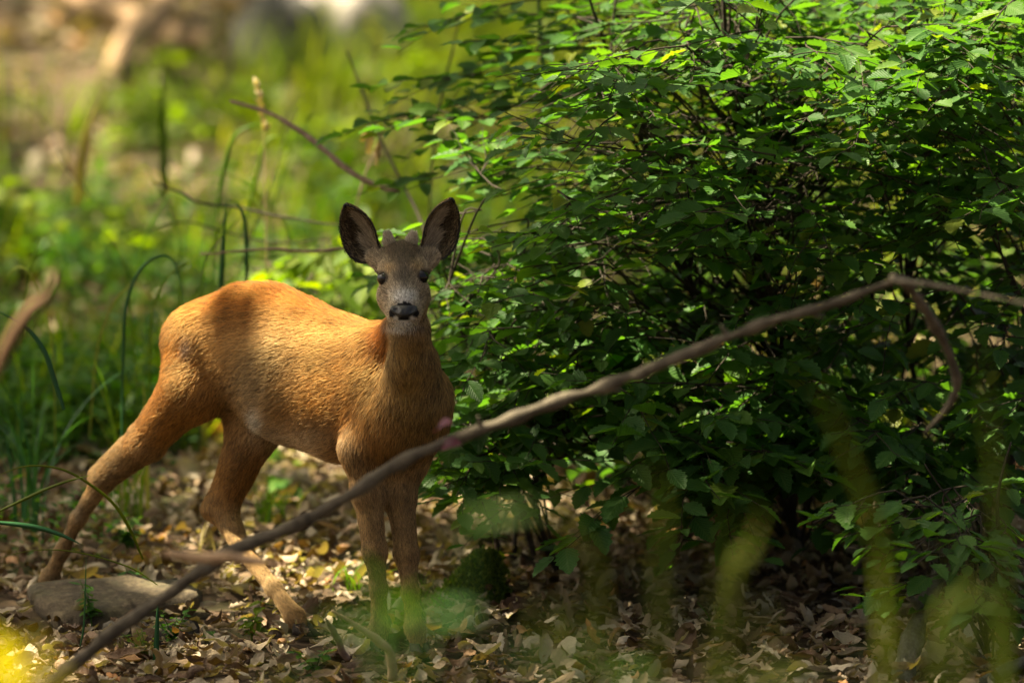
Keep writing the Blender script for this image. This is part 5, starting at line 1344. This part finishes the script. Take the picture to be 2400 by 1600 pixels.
    def near_weed(label, base, leaves, mat, name='broad_leaved_weed'):
        """thin stems carrying single leaves: leaves = (x0, y0, x1, y1, depth, width)"""
        c = P(*base); c[2] = ground_z(c[0], c[1])
        t = obj(name, None, label=label, cat='plant', loc=tuple(c), group='plants close to the camera')
        for k, (x0, y0, x1, y1, d, w) in enumerate(leaves):
            a, e = P(x0, y0, d), P(x1, y1, d - .06)
            V, F = tube(spline([c, (c + a) / 2 + np.array((.01, .02, .03)), a], 14), np.linspace(.002, .0012, 14), 5)
            lcv = np.zeros((len(V), 3)); lcv[:, 2] = .4
            obj('stem', mesh_np('stem', V - c, F, attrs={'lc': ('FLOAT_VECTOR', lcv)}), mat, t)
            T, Ff, uv = leaf_template(10, w, 0, .3, .12, 0, .01, k)
            L = np.linalg.norm(e - a); M = basis((e - a)[None], np.array((.15, -.75, .65))[None], np.array([L]))[0]
            obj('leaf', mesh_np('leaf', T @ M.T + a - c, [Ff], attrs={'lc': ('FLOAT_VECTOR', np.hstack([uv, np.full((len(uv), 1), .37 * k % 1)]))}), mat, t)
    near_weed('blurred bright green leaves hiding the lower forelegs', (905, 1900, -6.2), [(885, 1420, 855, 1320, -6.2, .17), (960, 1440, 995, 1360, -6.3, .15), (880, 1470, 760, 1450, -6.2, .09), (930, 1450, 935, 1395, -6.1, .2), (1000, 1450, 1100, 1420, -6.2, .13)], M_HERB)
    near_weed('blurred pale green leaf arching in front of the dark shrub base', (1180, 1900, -6.0), [(1080, 1225, 1280, 1175, -6.0, .055), (1100, 1240, 1085, 1175, -6.0, .08)], M_HERB)
    near_weed('hazy green weed leaves low in front of the litter', (1290, 1900, -6.4), [(1260, 1560, 1180, 1490, -6.4, .09), (1320, 1580, 1390, 1500, -6.4, .09), (1290, 1600, 1240, 1540, -6.4, .11), (1420, 1600, 1500, 1560, -6.4, .11)], M_HERB)
    near_weed('hazy green weed leaves at the lower edge under the hind hoof', (690, 1900, -6.4), [(680, 1600, 640, 1550, -6.4, .11), (700, 1600, 760, 1565, -6.4, .11)], M_HERB)
    near_weed('hazy green weed leaves low before the sapling', (1760, 1900, -6.2), [(1740, 1600, 1650, 1540, -6.2, .11), (1760, 1620, 1820, 1520, -6.2, .08), (1780, 1620, 1890, 1570, -6.2, .11)], M_GRASS_O)
    near_weed('bright yellow blurred leaf cluster in the lower corner', (20, 1900, -6.9), [(30, 1640, 60, 1510, -6.9, .18), (10, 1640, -30, 1490, -6.9, .2), (50, 1640, 120, 1570, -6.9, .16)], M_YELLOW, 'yellow_weed')
build_small_plants()

# ------------------------------------------------------------------ shrubs on the slope behind
def build_backdrop():
    specs = [
        ('sunlit yellow-green shrub far behind the upper bush', (2000, 130, 6.5), (340, 200), 34, 41),
        ('sunlit yellow-green shrub far behind at the upper corner', (2330, 160, 7.5), (240, 220), 30, 42),
        ('bright little shrub far behind above the ear of the deer', (965, 160, 6.0), (80, 60), 7, 43),
        ('bright low shrub far behind the tip of the bush', (1160, 170, 6.3), (120, 70), 9, 44),
        ('dark green shrub far behind at the top edge', (1060, 40, 8.8), (260, 90), 22, 45),
        ('dim olive shrub far behind the top of the bush', (1480, 70, 7.8), (260, 130), 26, 46),
        ('low green shrub on the slope behind the head of the deer', (880, 380, 4.6), (170, 120), 16, 47),
        ('leafy sprout shrub on the slope behind the neck', (800, 640, 2.6), (170, 90), 16, 48),
        ('green shrub on the slope above the tail of the deer', (90, 540, 4.4), (190, 110), 18, 49),
        ('pale green shrub on the slope in the sun', (450, 230, 6.0), (160, 80), 14, 50),
    ]
    for lab, (cx, cy, y), (rx, ry), n, seed in specs:
        y = float(PG(cx, cy + ry * .9)[1]) if y > 3 else y
        r = np.random.RandomState(seed); sp = []
        for i in range(n):
            a = r.uniform(0, 6.283); q = math.sqrt(r.rand())
            p = P(cx + math.cos(a) * q * rx, cy + math.sin(a) * q * ry, y + r.normal() * .35)
            p[2] = max(p[2], float(ground_z(p[0], p[1])) + .08); sp.append((p, None))
        b = P(cx, cy, y); zt = max(b[2] + ry * .0009, float(ground_z(b[0], b[1])) + .25)
        st = []
        for i in range(3):
            x0 = b[0] + r.normal() * .06; h = zt - float(ground_z(x0, y))
            st.append(stem_line(r, x0, y + r.normal() * .05, b[0] + r.normal() * rx * .0006, y, max(h, .25)))
        build_bush('understory_shrub', lab, seed, st, sp, M_SHRUB, 0, .085, (.0, .9), .009, 'shrubs on the slope behind', 'shrub', (.25, .45), temps=[HORN[0], HORN[2]])
build_backdrop()

# ------------------------------------------------------------------ unseen trees overhead: crowns shaped to cast the dappled light
E1 = unit(np.cross(SUN, (0, 0, 1.0))); E2 = np.cross(SUN, E1)
def sunq(p): return np.stack([p @ E1, p @ E2], -1)
GAPS = [  # holes cut in the crowns to place the sun patches: (px, py, depth, radius)
    (425, 790, .20, .050), (395, 845, .22, .040), (450, 742, .26, .010), (405, 945, .19, .045), (360, 1005, .25, .045), (305, 1050, .29, .030), (240, 1120, .34, .01),
    (650, 680, .13, .0), (700, 700, .09, .0), (755, 720, .04, .0), (815, 750, .01, .0),
    (810, 860, -.09, .042), (850, 832, -.12, .035), (785, 915, -.07, .042), (835, 895, -.12, .035), (755, 965, -.05, .025), (800, 1025, -.09, .015), 
    (675, 1372, 0, .07), (750, 1385, 0, .07), (820, 1375, 0, .05), (630, 1345, 0, .04), (880, 1360, 0, .02), (720, 1330, 0, .05),
    (540, 1130, 1.8, .02), (440, 1120, 1.8, .02),
    (1990, 330, .02, .17), (2150, 380, .02, .15), (2300, 250, .02, .2), (1850, 230, .02, .12), (2080, 150, .02, .15), (2250, 450, .02, .10), (1660, 300, .02, .06), (1500, 240, .02, .05), (2380, 100, .02, .15), (1700, 150, .1, .10), (1450, 330, .1, .04), (1780, 420, .02, .05),
    (1990, 330, .9, .26), (1990, 330, .4, .2), (2150, 380, .4, .2), (2300, 200, .4, .22), (1900, 150, .6, .15), (2100, 450, .6, .12), (2350, 400, .6, .2), (2250, 80, 1.2, .25), (1750, 200, 1.0, .12), (2150, 400, .9, .18), (2300, 300, .9, .20), (1850, 250, .9, .12), (2050, 150, .9, .15), (2350, 90, .9, .15), (2200, 220, .9, .15), (2250, 480, .9, .10),
    (1540, 90, .7, .07), (1440, 160, .7, .06), (1180, 328, .6, .07), (1260, 340, .6, .05), (1720, 330, .7, .08), (1600, 300, .7, .06), (1960, 540, .5, .06), (1820, 560, .6, .04),
    (1080, 580, .7, .08), (1120, 620, .6, .05), (1210, 665, .5, .05), (1290, 650, .5, .04), (1390, 730, .45, .04), (1500, 760, .45, .05), (1560, 760, .4, .035), (1860, 860, .4, .04), (1930, 900, .4, .03), (1080, 760, .5, .05), (1160, 740, .5, .04), (1050, 900, .5, .04), (1440, 900, .4, .03), (1700, 780, .4, .03), (2000, 870, .4, .03),
    (1330, 560, .5, .02), (1620, 620, .4, .02), (2120, 640, .4, .02), (2250, 760, .3, .02), (1250, 850, .35, .02), (1600, 900, .25, .02), (2150, 950, .25, .02), (1750, 980, .2, .02), (2010, 550, .4, .02),
    (1480, 1230, 1.3, .035), (1520, 1250, 1.2, .03), (2080, 1200, 1.5, .05), (2200, 1100, 1.8, .05), (1900, 1330, .9, .03),
    (40, 1540, -6.8, .12), (90, 1570, -.4, .07), (1250, 965, -1.6, .05), (900, 1390, -6.2, .04), (1960, 1000, -5.3, .03),
    (250, 850, 1.1, .02), (330, 780, 1.2, .015), (150, 900, 1.0, .015), (330, 660, 1.6, .03), (230, 700, 1.8, .03),
    (620, 600, 2.2, .22), (760, 580, 2.4, .22), (820, 680, 1.9, .15), (700, 640, 2.0, .15), (560, 520, 2.6, .25), (470, 600, 2.3, .18), (900, 740, 1.6, .12), (600, 240, 1.6, .08),
]
OPENINGS = [(120, 60, 240, 110), (260, 150, 130, 60), (330, 30, 90, 70), (100, 215, 90, 40), (210, 290, 60, 60), (375, 270, 50, 110), (60, 330, 70, 50), (280, 385, 150, 32), (260, 470, 180, 42), (40, 425, 60, 40),
    (560, 330, 130, 45), (700, 230, 60, 40), (820, 60, 80, 60), (960, 150, 80, 55), (1150, 160, 110, 55), (620, 470, 130, 60), (480, 560, 90, 60), (820, 340, 90, 60), (900, 250, 60, 40), (960, 430, 70, 40),
    (1850, 60, 140, 90), (2000, 130, 170, 100), (2200, 60, 220, 110), (2350, 160, 120, 130), (1720, 140, 80, 70), (2100, 250, 140, 70), (1450, 190, 60, 60)]
def build_trees():
    r = np.random.RandomState(3)
    gq = np.array([sunq(P(a, b, c) if c else PG(a, b)) for a, b, c, d in GAPS]); gr = np.array([g[3] for g in GAPS])
    N = 25000
    gx = r.uniform(-1.9, 2.8, N); gy = r.uniform(-2.5, 3.6, N); gz = r.uniform(-.1, 1.3, N)
    fz = np.concatenate([[0]])
    t = r.uniform(5.0, 8.5, N)
    pos = np.stack([gx, gy, gz], -1) + SUN * t[:, None]
    strip = np.stack([r.uniform(-1.0, 1.2, 3200), r.uniform(-7.6, -3.6, 3200), r.uniform(.2, 1.2, 3200)], -1)  # leaf strip added to shade the plants near the camera
    pos = np.vstack([pos, strip + SUN * r.uniform(5, 8, (3200, 1))])
    # over the slope behind: closed cover with openings that let the sun down in patches
    N2 = 21000
    hx = r.uniform(-3.8, 3.8, N2); hy = r.uniform(3.2, 19, N2); hz = ground_z(hx, hy) + r.uniform(0, .35, N2)
    p2 = np.stack([hx, hy, hz], -1); m2 = fbm(p2[:, :2], 1.1, 77, 3)
    bpx, bpy_ = project(p2)
    lit = m2 > .58
    for (cx, cy, rx, ry) in OPENINGS: lit |= ((bpx - cx) / (rx * 1.05)) ** 2 + ((bpy_ - cy) / max(ry * 1.1, 42)) ** 2 < 1
    p2 = p2[~lit]
    near_n = len(pos)
    pos = np.vstack([pos, p2 + SUN * r.uniform(5.5, 9, len(p2))[:, None]])
    q = sunq(pos); ok = np.ones(len(pos), bool)
    for c, rad in zip(gq, gr):
        ok &= np.hypot(q[:, 0] - c[0], q[:, 1] - c[1]) > rad + .065
    pos = pos[ok]; n = len(pos)
    ax = unit(r.normal(size=(n, 3)) * np.array((1, 1, .4))); nr = unit(SUN * .9 + r.normal(size=(n, 3)) * .45)
    big = (np.arange(len(ok)) >= near_n)[ok]; M = basis(ax, nr, np.where(big, r.uniform(.13, .20, n), r.uniform(.09, .16, n))); pos = pos - M[:, :, 0] * .5; rnd = r.rand(n)
    trees = [((-4.6, -3.2), 'unseen broad-leaved tree with leaves placed to shade the near ground'), ((-5.0, 2.6), 'unseen broad-leaved tree with crown shaped to dapple the deer and the bush'), ((-5.6, 7.5), 'unseen broad-leaved tree with crown shaped to dapple the slope behind the deer')]
    tx = np.array([t[0] for t in trees]); d = np.hypot(pos[:, None, 0] - tx[None, :, 0] - 2.5 * 0, pos[:, None, 1] - tx[None, :, 1]); own = d.argmin(1)
    for i, ((x, y), lab) in enumerate(trees):
        z = float(ground_z(x, y)); b = np.array((x, y, z))
        root = obj('shade_tree', None, label=lab, cat='tree', group='unseen trees shaping the sunlight', loc=tuple(b))
        tr = spline([b + (0, 0, -.1), b + (.05, .03, 2.0), b + (.2, -.05, 4.0), b + (.6, 0, 6.2), b + (1.0, .1, 8.5)], 30)
        V, F = tube(tr, np.linspace(.17, .04, 30), 14, .12, i); obj('trunk', mesh_np('trunk', V - b, F), M_BARK, root)
        m = np.where(own == i)[0]
        # limbs reach out to bunches of leaves
        for k in r.choice(m, 26):
            e = pos[k]; s = tr[int(np.clip((e[2] - z) / 8.5 * 24 - 3, 8, 27))]; mid = (s + e) / 2 + (0, 0, .3)
            V, F = tube(spline([s, mid, e], 14), np.linspace(.035, .006, 14), 6, .1, int(k)); 
            # keep the limb only if it does not cross an opening
            qq = sunq(spline([s, mid, e], 40)); bad = any((np.hypot(qq[:, 0] - c[0], qq[:, 1] - c[1]) < rad + .02).any() for c, rad in zip(gq, gr))
            if not bad: obj('limb', mesh_np('limb', V - b, F), M_BARK, root)
        V, F, lc = leaf_set(SIMPLE, M[m], pos[m] - b, rnd[m], 60 + i)
        obj('crown', mesh_np('crown', V, [F], attrs={'lc': ('FLOAT_VECTOR', lc)}), M_CANOPY, root, kind='stuff')
build_trees()
